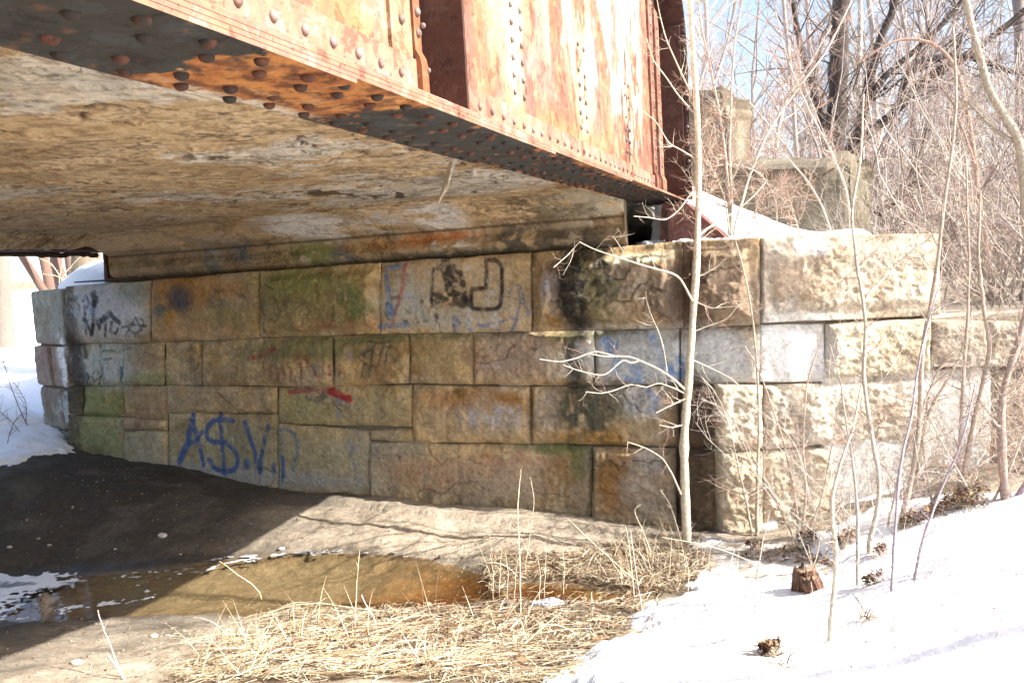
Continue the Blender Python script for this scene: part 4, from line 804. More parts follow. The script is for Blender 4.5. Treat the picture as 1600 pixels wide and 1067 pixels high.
sl(470, 350, 2.33, .42, .26, (.80, .78, .74), 1, .30, 14); sl(680, 335, 2.33, .24, .26, (.80, .78, .74), 1, .38, 14); sl(590, 345, 2.33, .3, .2, (.62, .59, .54), .9, .46, 14); sl(330, 375, 2.27, .5, .1, (.42, .38, .33), .7, .5, 14)
sl(850, 320, 2.33, .35, .22, (.12, .095, .06), .8, .48); sl(900, 318, 2.33, .3, .3, (.46, .40, .29), .8, .44); sl(960, 330, 2.3, .2, .4, (.55, .5, .4), .8, .42)
def slb(px, py, rt, rz, colr, st, th=.4):
    global c
    t0, z0 = W1.tz(px, py); r = np.hypot((tW-t0)/rt, (zz-z0)/rz); n = fbm(tW*9, zz*16, 53., 5, .6); c = mixc(c, colr, np.clip(bw*sst(1.3, .5, r+(n-.5))*sst(th-.03, th+.04, n)*st, 0, 1))
slb(260, 415, .5, .2, (.22, .175, .11), .8); slb(330, 405, .12, .14, (.14, .20, .22), .7, .42); slb(385, 395, .22, .1, (.07, .12, .17), .85, .45); slb(345, 400, .3, .06, (.42, .36, .27), .7, .48); slb(430, 395, .3, .1, (.33, .27, .13), .7)
slb(495, 395, .30, .12, (.24, .26, .08), .9, .36); slb(540, 395, .16, .12, (.12, .14, .16), .7, .44); slb(620, 380, .6, .06, (.50, .27, .11), .95, .38); slb(690, 370, .35, .05, (.50, .20, .07), .9, .42); slb(560, 385, .1, .1, (.46, .33, .16), .8)
slb(700, 400, .7, .05, (.13, .13, .09), .85, .36); slb(830, 375, .4, .2, (.26, .20, .13), .8); slb(900, 375, .5, .1, (.12, .10, .07), .8, .42); slb(800, 372, .12, .12, (.10, .09, .075), .8, .38)
c = mixc(c, (.055, .045, .03), sst(2.045, 2.0, zz)*.8); c = mixc(c, (.08, .06, .04), bw*np.exp(-((zz-2.212)/.010)**2)*.8)  # shade under the lip painted as a dark line
V0 = Pw.copy(); nl, ni = len(lv), len(SP)
side = Pw[:ni].copy(); side[:, 2] = 2.75; c_s = c[:ni]; far_ = Pw[-ni:].copy(); far_[:, 2] = 2.75
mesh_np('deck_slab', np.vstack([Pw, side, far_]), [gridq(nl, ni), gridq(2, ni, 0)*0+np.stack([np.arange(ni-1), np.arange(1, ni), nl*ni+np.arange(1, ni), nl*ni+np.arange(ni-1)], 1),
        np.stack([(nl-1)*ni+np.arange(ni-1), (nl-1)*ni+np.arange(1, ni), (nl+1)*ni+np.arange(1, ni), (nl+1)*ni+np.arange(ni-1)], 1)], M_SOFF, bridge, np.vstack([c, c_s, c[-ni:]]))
# slab body above the skin, running on behind the abutment
boxm('deck_body', G3(np.array(-3.), -2.78, np.array(2.62)).reshape(3), DG*6.5, NG*2.44, Z3*.13, plain('deck_concrete', (.3, .26, .2), .9), bridge)
# far girder
M_DARKR = plain('dark_rust', (.07, .035, .025), .8, 25, .5)
fg = strip('far_girder', [(-5.24, 2.275), (-5.24, 2.30), (-5.36, 2.30), (-5.36, 3.85), (-5.38, 3.85), (-5.38, 2.30), (-5.56, 2.30), (-5.56, 2.275)], -8.5, .2, lambda s, l, z: mixc(rustcol(s, z, 2.), MAROON_SHADE, np.full(len(s), .8)), bridge, .3)
# crumbling lower lip on the far edge
lp = Tubes(); ss = np.arange(-4, .1, .02); lp.add(G3(ss, -5.50+.0*ss, 2.268-.018*sst(.5, .62, fbm(ss*3, ss*0, 2.))-.008*fbm(ss*14, ss*0, 1.)), .024, 5, (.05, .03, .02)); lp.build('ragged_edge', M_BARK, bridge)
# bearings: tapered pedestals with a central rib
def bearing(l0, label):
    par = bridge; V = []
    for s in (.02, .46):
        V += [G3(np.array(s), l0+a, np.array(z)).reshape(3) for a, z in ((-.16, 2.012), (.30, 2.012), (.30, 2.035), (.035, 2.296), (-.13, 2.296), (-.16, 2.035))]
    Fq = [[0, 1, 2, 5], [5, 2, 3, 4], [6, 11, 8, 7], [11, 10, 9, 8]]+[[i, i+6, (i+1) % 6+6, (i+1) % 6] for i in range(6)]
    V = np.array(V); q = np.array(Fq); cc = mixc(rustcol(V[:, 0]*3, V[:, 2]*3, 20.), (.15, .06, .05), np.full(len(V), .8))
    o = mesh_np('bearing', V[q.ravel()], np.arange(q.size).reshape(-1, 4), M_RUST, par, cc[q.ravel()], smooth=False)
    boxm('rib', G3(np.array(.0), l0-.10, np.array(2.14)).reshape(3), DG*.012, NG*.015, Z3*.12, M_DARKR, o)
    boxm('base_plate', G3(np.array(.24), l0-.05, np.array(2.006)).reshape(3), DG*.28, NG*.42, Z3*.006, M_DARKR, o)
bearing(0., None); bearing(-5.22, None)
# splintered stick hanging from the slab
q0 = onz(706, 256, 2.31); YH = q0[1]; st = Tubes(); P = [at(707, 254, YH), at(701, 276, YH-.02), at(695, 294, YH-.03), at(690, 306, YH-.03), at(684, 320, YH-.04)]
st.add(smoothpath(P, 12), np.interp(np.arange(12), [0, 6, 11], [.012, .011, .002]), 7, (.42, .35, .26)); st.add(smoothpath([P[0], at(703, 272, YH-.03), at(697, 300, YH-.05)], 8), np.linspace(.007, .002, 8), 5, (.46, .39, .3))
tag(st.build('hanging_stick', M_BARK), 'splintered grey stick hanging from the slab soffit near mid picture', 'stick')
# ------------------------------------------------------------------ plants
PALE_T, TWIG, RED_T, BACKLIT_T, PURP = (.46, .40, .31), (.50, .43, .36), (.36, .21, .15), (.055, .042, .036), (.30, .24, .26)  # the darkest tone paints backlit shade into the far trunks
def wander(p, d, L, n, rng, w=.18, up=.0, droop=0.):
    P = [np.array(p, float)]; d = unit(d)
    for i in range(n): d = unit(d+rng.normal(0, w, 3)+Z3*up-Z3*droop*i/n); P.append(P[-1]+d*L/n)
    return np.array(P)
def side(P, rng, lo=.15, hi=1.):
    t = rng.uniform(lo, hi)*(len(P)-1); i = min(int(t), len(P)-2); p = P[i]+(P[i+1]-P[i])*(t-i); return p, unit(P[i+1]-P[i]), t/(len(P)-1)
def twiggery(T, P, rng, n, L, r, c, lvl=2, lo=.2, spread=1.0, up=.06, k=4, c2=None):
    for _ in range(n):
        p, d, f = side(P, rng, lo); v = rng.normal(0, 1, 3); v -= d*(v@d); v = unit(v); dd = unit(d*rng.uniform(.3, .9)+v*spread*rng.uniform(.6, 1.1))
        LL = L*rng.uniform(.45, 1.15)*(1.15-.6*f); rr = r*(1-.45*f)
        Q = wander(p, dd, LL, 6, rng, .17, up); cc = np.array(c if (c2 is None or rng.rand() < .6) else c2)*rng.uniform(.75, 1.25)
        T.add(Q, np.linspace(rr, rr*.3, len(Q)), k, cc)
        if lvl > 1: twiggery(T, Q, rng, max(2, int(n*.30)), L*.42, rr*.55, c, lvl-1, .2, 1., up, 3, c2)
def plant(name, label, cat, stems, seed=1, n=10, L=.35, r=.0035, c=PALE_T, c2=RED_T, lvl=2, group=None, part='trunk', ground_base=True, lo=.2, spread=1.):
    """stems: list of (photo points from the foot up, r0, r1[, depth at foot, depth at tip])"""
    rng = RS(seed); first = None; segs = []
    for sspec in stems:
        pts, r0, r1 = sspec[:3]
        Y0 = sspec[3] if len(sspec) > 3 else ong(*pts[0])[1]; Y1 = sspec[4] if len(sspec) > 4 else Y0
        W = [at(x, y, Y0+(Y1-Y0)*i/max(1, len(pts)-1)) for i, (x, y) in enumerate(pts)]
        segs.append((smoothpath(W, max(8, len(pts)*4)), r0, r1))
    root = empty(name, tuple(segs[0][0][0])); tag(root, label, cat, group)
    tw = Tubes(); has = False; n = int(n*(2.6 if seed == 3 else 1.9)) if L < .9 and cat in ('sapling', 'shrub') else n
    for P, r0, r1 in segs:
        P = P+np.cumsum(rng.normal(0, .0012, P.shape), 0); P[0] -= Z3*.03
        t = Tubes(); t.add(P, np.linspace(r0, r1, len(P))*(1+.08*rng.normal(0, 1, len(P))), 8 if r0 > .02 else 6, np.array(c)); t.build(part, M_BARK, root)
        if n: twiggery(tw, P, rng, n, L, min(r, r0*.6), c, lvl, lo, spread, c2=c2); has = True
    if has: tw.build('crown', M_BARK, root)
    return root
# slender sapling in front of the abutment
def px(*a): return list(zip(a[::2], a[1::2]))
r = plant('sapling', 'slender pale sapling standing close before the abutment just right of the girder end', 'sapling',
      [(px(1073,836, 1071,780, 1068,700, 1071,650, 1076,600, 1083,500, 1088,400, 1091,320, 1091,250, 1087,160, 1083,90, 1078,0, 1072,-90), .030, .014, 5.05, 5.0)], 3, 15, .30, .004, (.50,.43,.33), RED_T, 2, lo=.42)
br = Tubes()
for pts, r0, y1 in [(px(1086,478, 1072,452, 1061,430, 1040,424, 1005,415, 960,400, 930,391, 905,378), .008, 4.5), (px(1074,612, 1050,590, 1030,577, 1000,563, 985,557, 965,556, 945,558, 920,552), .009, 4.6), (px(1000,563, 985,569, 975,560, 962,572, 945,588, 925,584, 900,578, 880,570), .006, 4.5),
     (px(1042,580, 1037,545, 1028,515, 1018,495, 1010,470, 1009,455), .0055, 4.7), (px(960,556, 930,548, 900,560, 875,566, 843,561), .005, 4.4), (px(1072,622, 1060,628, 1045,635, 1025,645), .005, 4.7), (px(1064,772, 1050,740, 1035,715, 1010,700, 980,690), .007, 4.6),
     (px(1010,605, 985,600, 960,610, 940,615, 915,612), .0045, 4.6), (px(1070,615, 1055,607, 1030,598, 1010,605), .0055, 4.7), (px(1066,664, 1050,668, 1030,664), .005, 4.8), (px(1090,372, 1100,360, 1115,352, 1150,330, 1180,305, 1200,280), .009, 5.3), (px(1084,470, 1110,482, 1135,480, 1165,478), .005, 4.8),
     (px(1076,560, 1110,575, 1140,590, 1165,610, 1185,640), .006, 4.9), (px(1080,520, 1105,510, 1135,500, 1160,470, 1175,455), .005, 4.9), (px(905,378, 888,398, 865,418), .003, 4.4), (px(930,391, 950,368, 960,372, 975,395), .003, 4.4), (px(1087,180, 1060,150, 1040,120, 1020,95, 1010,60), .006, 4.8), (px(1086,160, 1060,105, 1040,60, 1030,20, 1025,-10), .006, 4.8),
     (px(1089,250, 1065,235, 1045,225, 1025,190, 1000,170), .005, 4.8), (px(1089,290, 1060,330, 1040,345, 1015,340, 990,338), .005, 4.7)]:
    W = [at(x, y, 5.03+(y1-5.03)*(i/(len(pts)-1))) for i, (x, y) in enumerate(pts)]; P = smoothpath(W, 22); br.add(P, np.linspace(r0, .0022, 22), 5, (.52, .45, .35)); twiggery(br, P, RS(int(pts[0][0]+pts[0][1])), 6, .16, .0028, (.52, .45, .36), 2, .15, 1., .03, 4, RED_T)
br.build('branch', M_BARK, r)
# shrubs rooted in the snow on top of the abutment
plant('shrub', 'twiggy pale shrub growing out of the snow on the abutment top beside the girder end', 'shrub',
      [(px(1141,362, 1139,300, 1133,230, 1124,170, 1112,110, 1098,40, 1090,-20), .011, .005, 5.8, 5.9), (px(1142,362, 1144,310, 1140,240, 1143,150, 1150,60, 1165,-20), .010, .005, 5.8, 5.8), (px(1146,360, 1160,310, 1170,270, 1195,210, 1235,150, 1290,80, 1330,0), .010, .005, 5.8, 6.2), (px(1139,360, 1130,300, 1105,250, 1090,200), .007, .003, 5.8, 5.6)], 11, 20, .30, .0042, (.46,.39,.33), RED_T, 2)
plant('shrub', 'red twigged arching shrub in front of the low stone ruin above the wall', 'shrub',
      [(px(1215,368, 1212,310, 1190,270, 1150,255, 1110,262), .007, .003, 6.3, 6.0), (px(1300,364, 1285,320, 1260,280, 1225,240, 1180,215), .009, .003, 6.3, 6.1), (px(1330,364, 1325,300, 1300,240, 1260,170, 1230,100, 1210,20), .010, .004, 6.4, 6.5), (px(1250,366, 1240,330, 1230,300), .006, .003, 6.3, 6.1), (px(1170,362, 1180,330, 1200,300, 1235,290), .006, .003, 6.2, 6.0)], 12, 17, .30, .0038, (.50,.42,.35), RED_T, 2)
# saplings in front of the wing wall
plant('sapling', 'thin double stemmed sapling at the lit corner of the wing wall', 'sapling',
      [(px(1183,836, 1183,760, 1187,680, 1186,600, 1180,520, 1168,440, 1150,380), .012, .004), (px(1176,836, 1160,760, 1147,700, 1135,650, 1118,612, 1098,590), .009, .003)], 21, 14, .28, .0035, (.47,.40,.32), RED_T, 2)
plant('shrub', 'spindly reddish shrub before the rough bottom stone of the wing wall', 'shrub',
      [(px(1248,840, 1243,780, 1225,700, 1200,620, 1180,570, 1160,540), .009, .003), (px(1252,842, 1262,770, 1255,700, 1262,600, 1290,520), .009, .003), (px(1240,838, 1215,790, 1190,740), .006, .002), (px(1258,842, 1285,780, 1300,700, 1310,640), .008, .003)], 22, 12, .26, .0032, (.45,.35,.28), RED_T, 2)
plant('sapling', 'kinked grey sapling forking in front of the top wing wall block', 'sapling',
      [(px(1357,876, 1357,838, 1371,801, 1374,751, 1365,707, 1354,637, 1347,586, 1353,519, 1347,465, 1337,417, 1330,340, 1345,250, 1350,150), .014, .005), (px(1348,466, 1372,445, 1402,412, 1440,380, 1462,370), .007, .003, 4.75, 4.9)], 23, 14, .30, .004, (.44,.38,.31), RED_T, 2)
plant('sapling', 'tall leaning grey sapling crossing the right end of the top wing wall block', 'sapling',
      [(px(1404,838, 1418,770, 1431,710, 1438,637, 1441,552, 1455,480, 1466,430, 1474,350, 1490,250, 1500,150, 1495,40), .017, .006), (px(1440,640, 1460,590, 1476,560, 1500,540), .006, .003, 5.0, 5.0)], 24, 14, .32, .0042, (.38,.31,.25), TWIG, 2)
plant('sapling', 'straight brown sapling rising from the first leaf clump by the pier', 'sapling',
      [(px(1412,842, 1425,770, 1436,720, 1452,640, 1478,600, 1500,560, 1520,480), .014, .005, 5.15, 5.3), (px(1418,842, 1435,790, 1470,740, 1500,700, 1530,660), .009, .003, 5.15, 5.1)], 25, 12, .30, .004, (.33,.26,.20), TWIG, 2)
plant('sapling', 'brown sapling with a bare upper stem in front of the smooth pier', 'sapling',
      [(px(1500,800, 1503,750, 1515,687, 1530,610, 1546,546, 1536,490, 1525,400, 1530,300), .019, .006), (px(1498,800, 1500,700, 1505,600, 1512,500, 1515,400, 1510,250), .012, .005)], 26, 14, .32, .004, (.38,.30,.24), TWIG, 2)
plant('sapling', 'thick brown curved sapling at the far right foot of the wall', 'sapling',
      [(px(1572,790, 1565,720, 1564,660, 1570,600, 1583,560, 1600,500, 1612,440), .026, .012), (px(1570,760, 1600,720, 1640,650), .014, .006, 5.2, 5.0)], 27, 12, .35, .005, (.33,.25,.21), TWIG, 2)
plant('shrub', 'low tangle of crossing whips at the foot of the smooth pier', 'shrub',
      [(px(1440,815, 1470,760, 1510,700, 1560,640, 1600,600), .010, .003), (px(1460,806, 1448,740, 1440,680, 1450,620), .008, .003), (px(1530,796, 1500,740, 1470,690, 1450,650), .008, .003), (px(1545,795, 1580,730, 1610,650), .009, .003), (px(1480,800, 1520,730, 1590,690), .008, .003), (px(1384,836, 1400,760, 1420,690, 1450,640), .008, .003)], 28, 12, .3, .0032, (.48,.41,.34), RED_T, 2)
# nearer stems
plant('sapling', 'pale tapering sapling rooted in open snow right of the stump', 'sapling',
      [(px(1296,1020, 1301,960, 1307,900, 1308,850, 1300,790, 1312,720, 1335,660, 1345,600), .012, .003)], 31, 10, .20, .0026, (.56,.49,.38), RED_T, 2)
plant('sapling', 'thin straight grey whip rising beside the stump', 'sapling', [(px(1341,930, 1339,870, 1341,800, 1337,740, 1325,660, 1318,600, 1300,540), .009, .002)], 32, 8, .2, .0025, (.42,.37,.32), RED_T, 2)
plant('sapling', 'nearest purple grey sapling with two stems at the bottom edge right', 'sapling',
      [(px(1375,1085, 1385,1030, 1393,970, 1396,900, 1402,800, 1410,720, 1430,640, 1440,560, 1470,450), .0095, .003, 3.3, 3.5), (px(1388,1085, 1405,1010, 1420,960, 1427,910, 1440,850, 1465,770, 1500,690, 1520,600), .009, .003, 3.3, 3.6), (px(1425,930, 1445,905, 1480,870), .004, .002, 3.35, 3.4)], 33, 9, .22, .0024, (.36,.30,.33), (.40,.30,.34), 2)
plant('sapling', 'faint forked whip in the snow near the bottom centre right', 'sapling', [(px(1065,1075, 1080,1020, 1090,970, 1110,930, 1132,905, 1150,860), .005, .0018, 3.4, 3.6), (px(1094,1075, 1102,1030, 1109,1000, 1108,998, 1160,975), .004, .0015, 3.4, 3.5)], 34, 6, .14, .0018, (.42,.37,.34), PURP, 1)
plant('sapling', 'young stem rising out of the straw clump at the bottom edge', 'sapling', [(px(1200,1040, 1192,1010, 1180,960, 1178,930, 1190,860, 1204,800), .005, .0016, 3.45, 3.6)], 35, 7, .15, .0018, (.44,.38,.32), RED_T, 1)
plant('fallen_branch', 'purple brown cut branch lying over the snow at the right edge', 'branch', [(px(1394,900, 1425,885, 1460,872, 1500,860, 1540,838, 1575,805, 1600,765, 1640,700), .014, .019, 4.6, 4.4)], 36, 6, .3, .004, (.34,.26,.28), PURP, 1, part='limb')
plant('dead_twig', 'forked brown twig leaning against the stump', 'twig', [(px(1228,953, 1246,944, 1256,925, 1266,905, 1280,870, 1285,840), .007, .003, 4.1, 4.25), (px(1262,912, 1268,880, 1262,850), .004, .002, 4.15, 4.2)], 37, 4, .15, .002, (.36,.29,.22), RED_T, 1, part='limb')
# big near limb crossing the top right corner
plant('bare_tree', 'yellow grey leaning tree limb curving across the top right corner', 'tree',
      [(px(1640,520, 1616,420, 1604,330, 1600,260, 1592,215, 1572,185, 1550,150, 1535,110, 1522,60, 1508,0, 1500,-60), .036, .015, 4.9, 4.9), (px(1598,225, 1570,215, 1540,190, 1520,165, 1500,150), .016, .006, 4.9, 5.0), (px(1600,262, 1640,190, 1680,100), .03, .012, 4.9, 4.8)], 41, 26, .5, .0045, (.36,.31,.24), PURP, 2)
plant('bare_tree', 'reddish arching limb curving over in front of the dark trunks', 'tree',
      [(px(1545,420, 1530,330, 1522,250, 1512,180, 1497,110, 1470,72, 1430,58, 1395,62, 1350,90, 1325,108), .026, .007, 6.2, 6.4), (px(1522,250, 1500,190, 1490,160, 1470,130, 1440,120), .012, .005, 6.2, 6.4)], 42, 18, .45, .005, (.32,.22,.17), RED_T, 2)

# multi-stemmed trees behind, bark darkened as if backlit
plant('bare_tree', 'dark thick upright trunk standing behind the low stone ruin', 'tree',
      [(px(1300,300, 1302,245, 1308,180, 1310,100, 1312,40, 1318,-40), .135, .10, 11, 11), (px(1296,260, 1290,210, 1275,150, 1262,110, 1246,50, 1235,-20), .055, .035, 11, 10.8)], 51, 16, 1.3, .016, BACKLIT_T, (.14,.10,.09), 3)
plant('bare_tree', 'dark branching tree fanning out to the right behind the ruin', 'tree',
      [(px(1322,300, 1325,240, 1342,205, 1350,160, 1362,110, 1375,60, 1395,20, 1400,-40), .085, .045, 11.5, 11.5), (px(1330,240, 1360,205, 1395,180, 1420,150, 1450,120, 1500,95, 1560,50, 1620,0), .075, .04, 11.5, 11), (px(1400,175, 1420,105, 1440,95, 1500,85, 1600,120), .05, .03, 11.3, 10.5), (px(1330,235, 1345,180, 1380,120, 1440,70, 1480,30, 1520,-20), .05, .03, 11.5, 11.5)], 52, 18, 1.3, .016, BACKLIT_T, (.14,.10,.09), 3)
plant('bare_tree', 'brown leaning trunk low down beyond the right end of the ruin', 'tree',
      [(px(1372,330, 1400,310, 1430,290, 1450,265, 1475,245, 1500,200), .05, .03, 9, 9.2), (px(1395,315, 1430,262, 1440,240, 1450,200), .03, .015, 9, 9.2)], 53, 12, .8, .01, (.15,.11,.09), BACKLIT_T, 2)
plant('bare_tree', 'slender grey tree left of the dark trunks with a red tinged crown', 'tree',
      [(px(1250,300, 1245,230, 1240,150, 1232,80, 1225,0, 1220,-60), .03, .02, 10, 10), (px(1215,290, 1212,220, 1225,160, 1265,100, 1300,40), .025, .012, 9.5, 9.8)], 54, 18, .9, .01, (.42,.34,.30), RED_T, 3)
plant('bare_tree', 'pale grey trunk standing right of the dark trunks', 'tree', [(px(1345,300, 1346,210, 1340,120, 1345,40, 1342,-50), .05, .035, 13, 13)], 55, 16, 1.2, .014, (.40,.35,.31), TWIG, 3)
plant('bare_tree', 'grey trunk at the very right edge near the top', 'tree', [(px(1600,400, 1598,260, 1597,100, 1592,0, 1590,-50), .10, .08, 13, 13)], 56, 16, 1.2, .014, (.20,.17,.16), TWIG, 3)
# out of frame on the sunny side: its branch shadows cross the girder, the silt and the wing wall
shade = empty('bare_tree', (4.6, 2.2, gz(4.6, 2.2))); tag(shade, 'unseen bare tree out of frame on the sunny bank whose branch shadows cross the girder and the silt', 'tree')
rng = RS(77); tt = Tubes(); tw = Tubes()
for k_, (x, y, h) in enumerate([(4.6, 2.2, 5.5), (4.75, 2.3, 5.0), (4.5, 2.1, 4.6)]):
    P = wander((x, y, gz(x, y)-.05), (rng.normal(0, .25)-.15, rng.normal(0, .3), 1), h, 12, rng, .09, .05); tt.add(P, np.linspace(.04, .012, 13), 7, (.3, .25, .2)); twiggery(tw, P, rng, 10, 1.5, .010, (.35,.28,.22), 3, .25, 1., .06)
tt.build('trunk', M_BARK, shade); tw.build('crown', M_BARK, shade)

# thicket and far woods: nobody could count these stems
def shrub_variant(seed, ns, H, tw_n, L, c, c2, r0=.012, rt=.0048):
    rng = RS(seed); T = Tubes()
    for i in range(ns):
        P = wander((rng.normal(0, .12), rng.normal(0, .12), -.1), (rng.normal(0, .45), rng.normal(0, .45), 1), H*rng.uniform(.6, 1.1), 10, rng, .13, .02)
        T.add(P, np.linspace(r0*rng.uniform(.6, 1.2), r0*.25, len(P)), 4, np.array(c)*rng.uniform(.6, 1.2)); twiggery(T, P, rng, tw_n, L, rt, c, 2, .12, 1.1, .03, 3, c2)
    return T.bake()
def tree_variant(seed, H, c):
    rng = RS(seed); T = Tubes(); P = wander((0, 0, -.3), (rng.normal(0, .06), rng.normal(0, .06), 1), H, 14, rng, .05, .03); T.add(P, np.linspace(H*.008, H*.003, 15), 6, np.array(c)*.8)
    for _ in range(17):
        p, d, f = side(P, rng, .18); a = rng.uniform(0, 6.28); Q = wander(p, (math.cos(a), math.sin(a), rng.uniform(.5, 1.3)), H*.42*(1.2-f), 8, rng, .12, .08); T.add(Q, np.linspace(H*.005*(1.2-f), .006, 9), 4, np.array(c)*rng.uniform(.7, 1.2)); twiggery(T, Q, rng, 12, H*.13, .009, c, 2, .15, 1., .05, 3, (.36,.27,.24))
    return T.bake()
def scatter(name, variants, places, label):
    Vs, Qs, Cs = [], [], []; n = 0; rng = RS(4)
    for (x, y, sc_) in places:
        V, Q, c = variants[rng.randint(len(variants))]; a = rng.uniform(0, 6.28); ca, sa = math.cos(a), math.sin(a)
        z = gz(x, y); W = np.stack([(V[:, 0]*ca-V[:, 1]*sa)*sc_+x, (V[:, 0]*sa+V[:, 1]*ca)*sc_+y, V[:, 2]*sc_+z], 1)
        Vs.append(W); Qs.append(Q+n); Cs.append(c*rng.uniform(.8, 1.15)); n += len(V)
    return tag(mesh_np(name, np.concatenate(Vs), np.concatenate(Qs), M_BARK, None, np.concatenate(Cs)), label, 'undergrowth', kind='stuff')
vs = [shrub_variant(200+i, 7, 3.0, 12, .55, ((.46,.39,.34), (.40,.33,.30), (.50,.43,.36))[i % 3], (.34,.22,.18)) for i in range(6)]
wv = [shrub_variant(230+i, 5, 1.7, 14, .42, ((.60,.54,.48), (.52,.45,.39), (.66,.60,.53))[i % 3], (.50,.38,.32), .0036, .0021) for i in range(5)]
rng = RS(19); pl = []
for i in range(20):
    q_ = W2.p3(rng.uniform(.1, 2.8), 0., rng.uniform(.12, .8)); pl.append((q_[0], q_[1], rng.uniform(.6, 1.15)))
for i in range(3):
    q_ = W2.p3(rng.uniform(.3, 1.2), 0., rng.uniform(-1.1, -.3)); pl.append((q_[0], q_[1], rng.uniform(.35, .75)))
scatter('brush', wv, pl, 'fine tangle of pale whips and briars in front of and above the wing wall')
rng = RS(9); pl = []
while len(pl) < 105:
    x, y = rng.uniform(2.0, 12), rng.uniform(6.6, 15)
    if x/y < .24 or x/y > .80: continue
    if y < 8.5 and x < 3.6: continue
    if math.hypot(x-2.9, y-11) < .5: continue
    pl.append((x, y, rng.uniform(.7, 1.35)))
for i in range(16): pl.append((rng.uniform(3.4, 5.2), rng.uniform(5.9, 6.9), rng.uniform(.6, .95)))
scatter('thicket', vs, pl, 'dense tangle of bare pale brushwood filling the right background')
tv = [tree_variant(300+i, 11, ((.44,.38,.35), (.38,.33,.31), (.48,.42,.37))[i % 3]) for i in range(5)]
pl = []
while len(pl) < 46:
    x, y = rng.uniform(2, 36), rng.uniform(15, 42)
    if x/y < .17 or x/y > .85: continue
    pl.append((x, y, rng.uniform(.75, 1.4)))
for i in range(26):
    x, y = rng.uniform(-75, 0), rng.uniform(55, 90); pl.append((x, y, rng.uniform(.9, 1.4)))
scatter('far_woods', tv, pl, 'far bare woods rising against the pale sky')

# ------------------------------------------------------------------ dead grass and litter
def ribbons(name, B, az, el, Ln, wd, curl, cols, n=6):
    m = len(B); t = np.linspace(0, 1, n); dirh = np.stack([np.cos(az), np.sin(az), 0*az], 1); sidev = np.stack([-np.sin(az), np.cos(az), 0*az], 1)
    e = el[:, None]-curl[:, None]*t[None]*1.6; st = (Ln/(n-1))[:, None]; hx = np.cumsum(np.cos(e)*st, 1)-np.cos(e[:, :1])*st; hz = np.cumsum(np.sin(e)*st, 1)-np.sin(e[:, :1])*st
    bend = (curl*.35)[:, None]*t[None]**2*Ln[:, None]*np.where(az > 3, 1, -1)[:, None]
    C_ = B[:, None]+dirh[:, None]*hx[..., None]+sidev[:, None]*bend[..., None]+Z3*hz[..., None]
    g = GH(C_[..., 0].ravel(), C_[..., 1].ravel()).reshape(m, n)+.004; C_[..., 2] = np.maximum(C_[..., 2], g+RS(1).rand(m, 1)*.035)
    w = wd[:, None]*(1-.75*t[None]**1.5)*.5; tw_ = RS(2).uniform(-1, 1, m)[:, None, None]*Z3
    sv = sidev[:, None]+tw_; V = np.stack([C_-sv*w[..., None], C_+sv*w[..., None]], 2).reshape(-1, 3)
    i = (np.arange(m)*n*2)[:, None]+(np.arange(n-1)*2)[None]; q = np.stack([i, i+1, i+3, i+2], -1).reshape(-1, 4)
    return V, q, np.repeat(cols, n*2, 0)
def rand_in(poly, n, rng):
    lo, hi = poly.min(0), poly.max(0); out = np.zeros((0, 2))
    while len(out) < n:
        p = rng.uniform(lo, hi, (n*2, 2)); k = inpoly(p[:, 0], p[:, 1], poly) | (rng.rand(n*2) < .0); out = np.vstack([out, p[k]])
    return out[:n]
STRAW = np.array([(.46,.37,.24), (.56,.48,.35), (.36,.28,.17), (.68,.62,.50), (.24,.155,.09), (.13,.075,.045)])
FRINGE = gpoly([(180,1067),(260,1020),(330,985),(420,960),(640,945),(800,930),(1060,860),(1120,880),(1120,930),(1060,970),(1010,1020),(930,1067)])
def grass_patch(poly, n, rng, Lr, wr, elr, cl=None):
    p = rand_in(poly, n, rng); B = np.stack([p[:, 0], p[:, 1], GH(p[:, 0], p[:, 1])+rng.uniform(0, .03, n)], 1)
    ci = rng.choice(6, n, p=[.25, .2, .18, .14, .13, .10]); cols = STRAW[ci]*rng.uniform(.75, 1.15, (n, 1))
    az = np.where(rng.rand(n) < .65, fbm(p[:, 0]*1.8, p[:, 1]*1.8, 3., 3)*14+rng.normal(0, .5, n), rng.uniform(0, 6.28, n)) % 6.283
    return ribbons('', B, az, rng.uniform(*elr, n), rng.uniform(*Lr, n), rng.uniform(*wr, n), rng.uniform(0, 1.1, n), cols)
def joinr(name, parts, label, cat, kind=None, m=None):
    Vs, Qs, Cs = [], [], []; n = 0
    for V, q, c in parts: Vs.append(V); Qs.append(q+n); Cs.append(c); n += len(V)
    return tag(mesh_np(name, np.concatenate(Vs), np.concatenate(Qs), m or M_GRASS, None, np.concatenate(Cs), smooth=False), label, cat, kind=kind)
rng = RS(15)
parts = [grass_patch(GRASS_A, 11000, rng, (.04, .20), (.0014, .0040), (.0, .30)), grass_patch(GRASS_A, 350, rng, (.12, .32), (.002, .004), (.5, 1.4)), grass_patch(GRASS_A, 170, rng, (.10, .30), (.004, .0075), (.0, .35)), grass_patch(GRASS_A, 220, rng, (.25, .5), (.002, .0045), (.03, .2)), grass_patch(FRINGE, 1500, rng, (.03, .16), (.0014, .0035), (.0, .2))]
joinr('dry_grass', parts, 'flattened bleached dry grass covering the near bank', 'grass', 'stuff')
parts = [grass_patch(GRASS_B, 3200, rng, (.03, .13), (.0014, .0038), (.0, .5)), grass_patch(GRASS_B, 330, rng, (.10, .30), (.002, .0035), (.6, 1.5))]
joinr('dry_grass', parts, 'golden dry grass tufts between the silt and the trickle of water', 'grass', 'stuff')
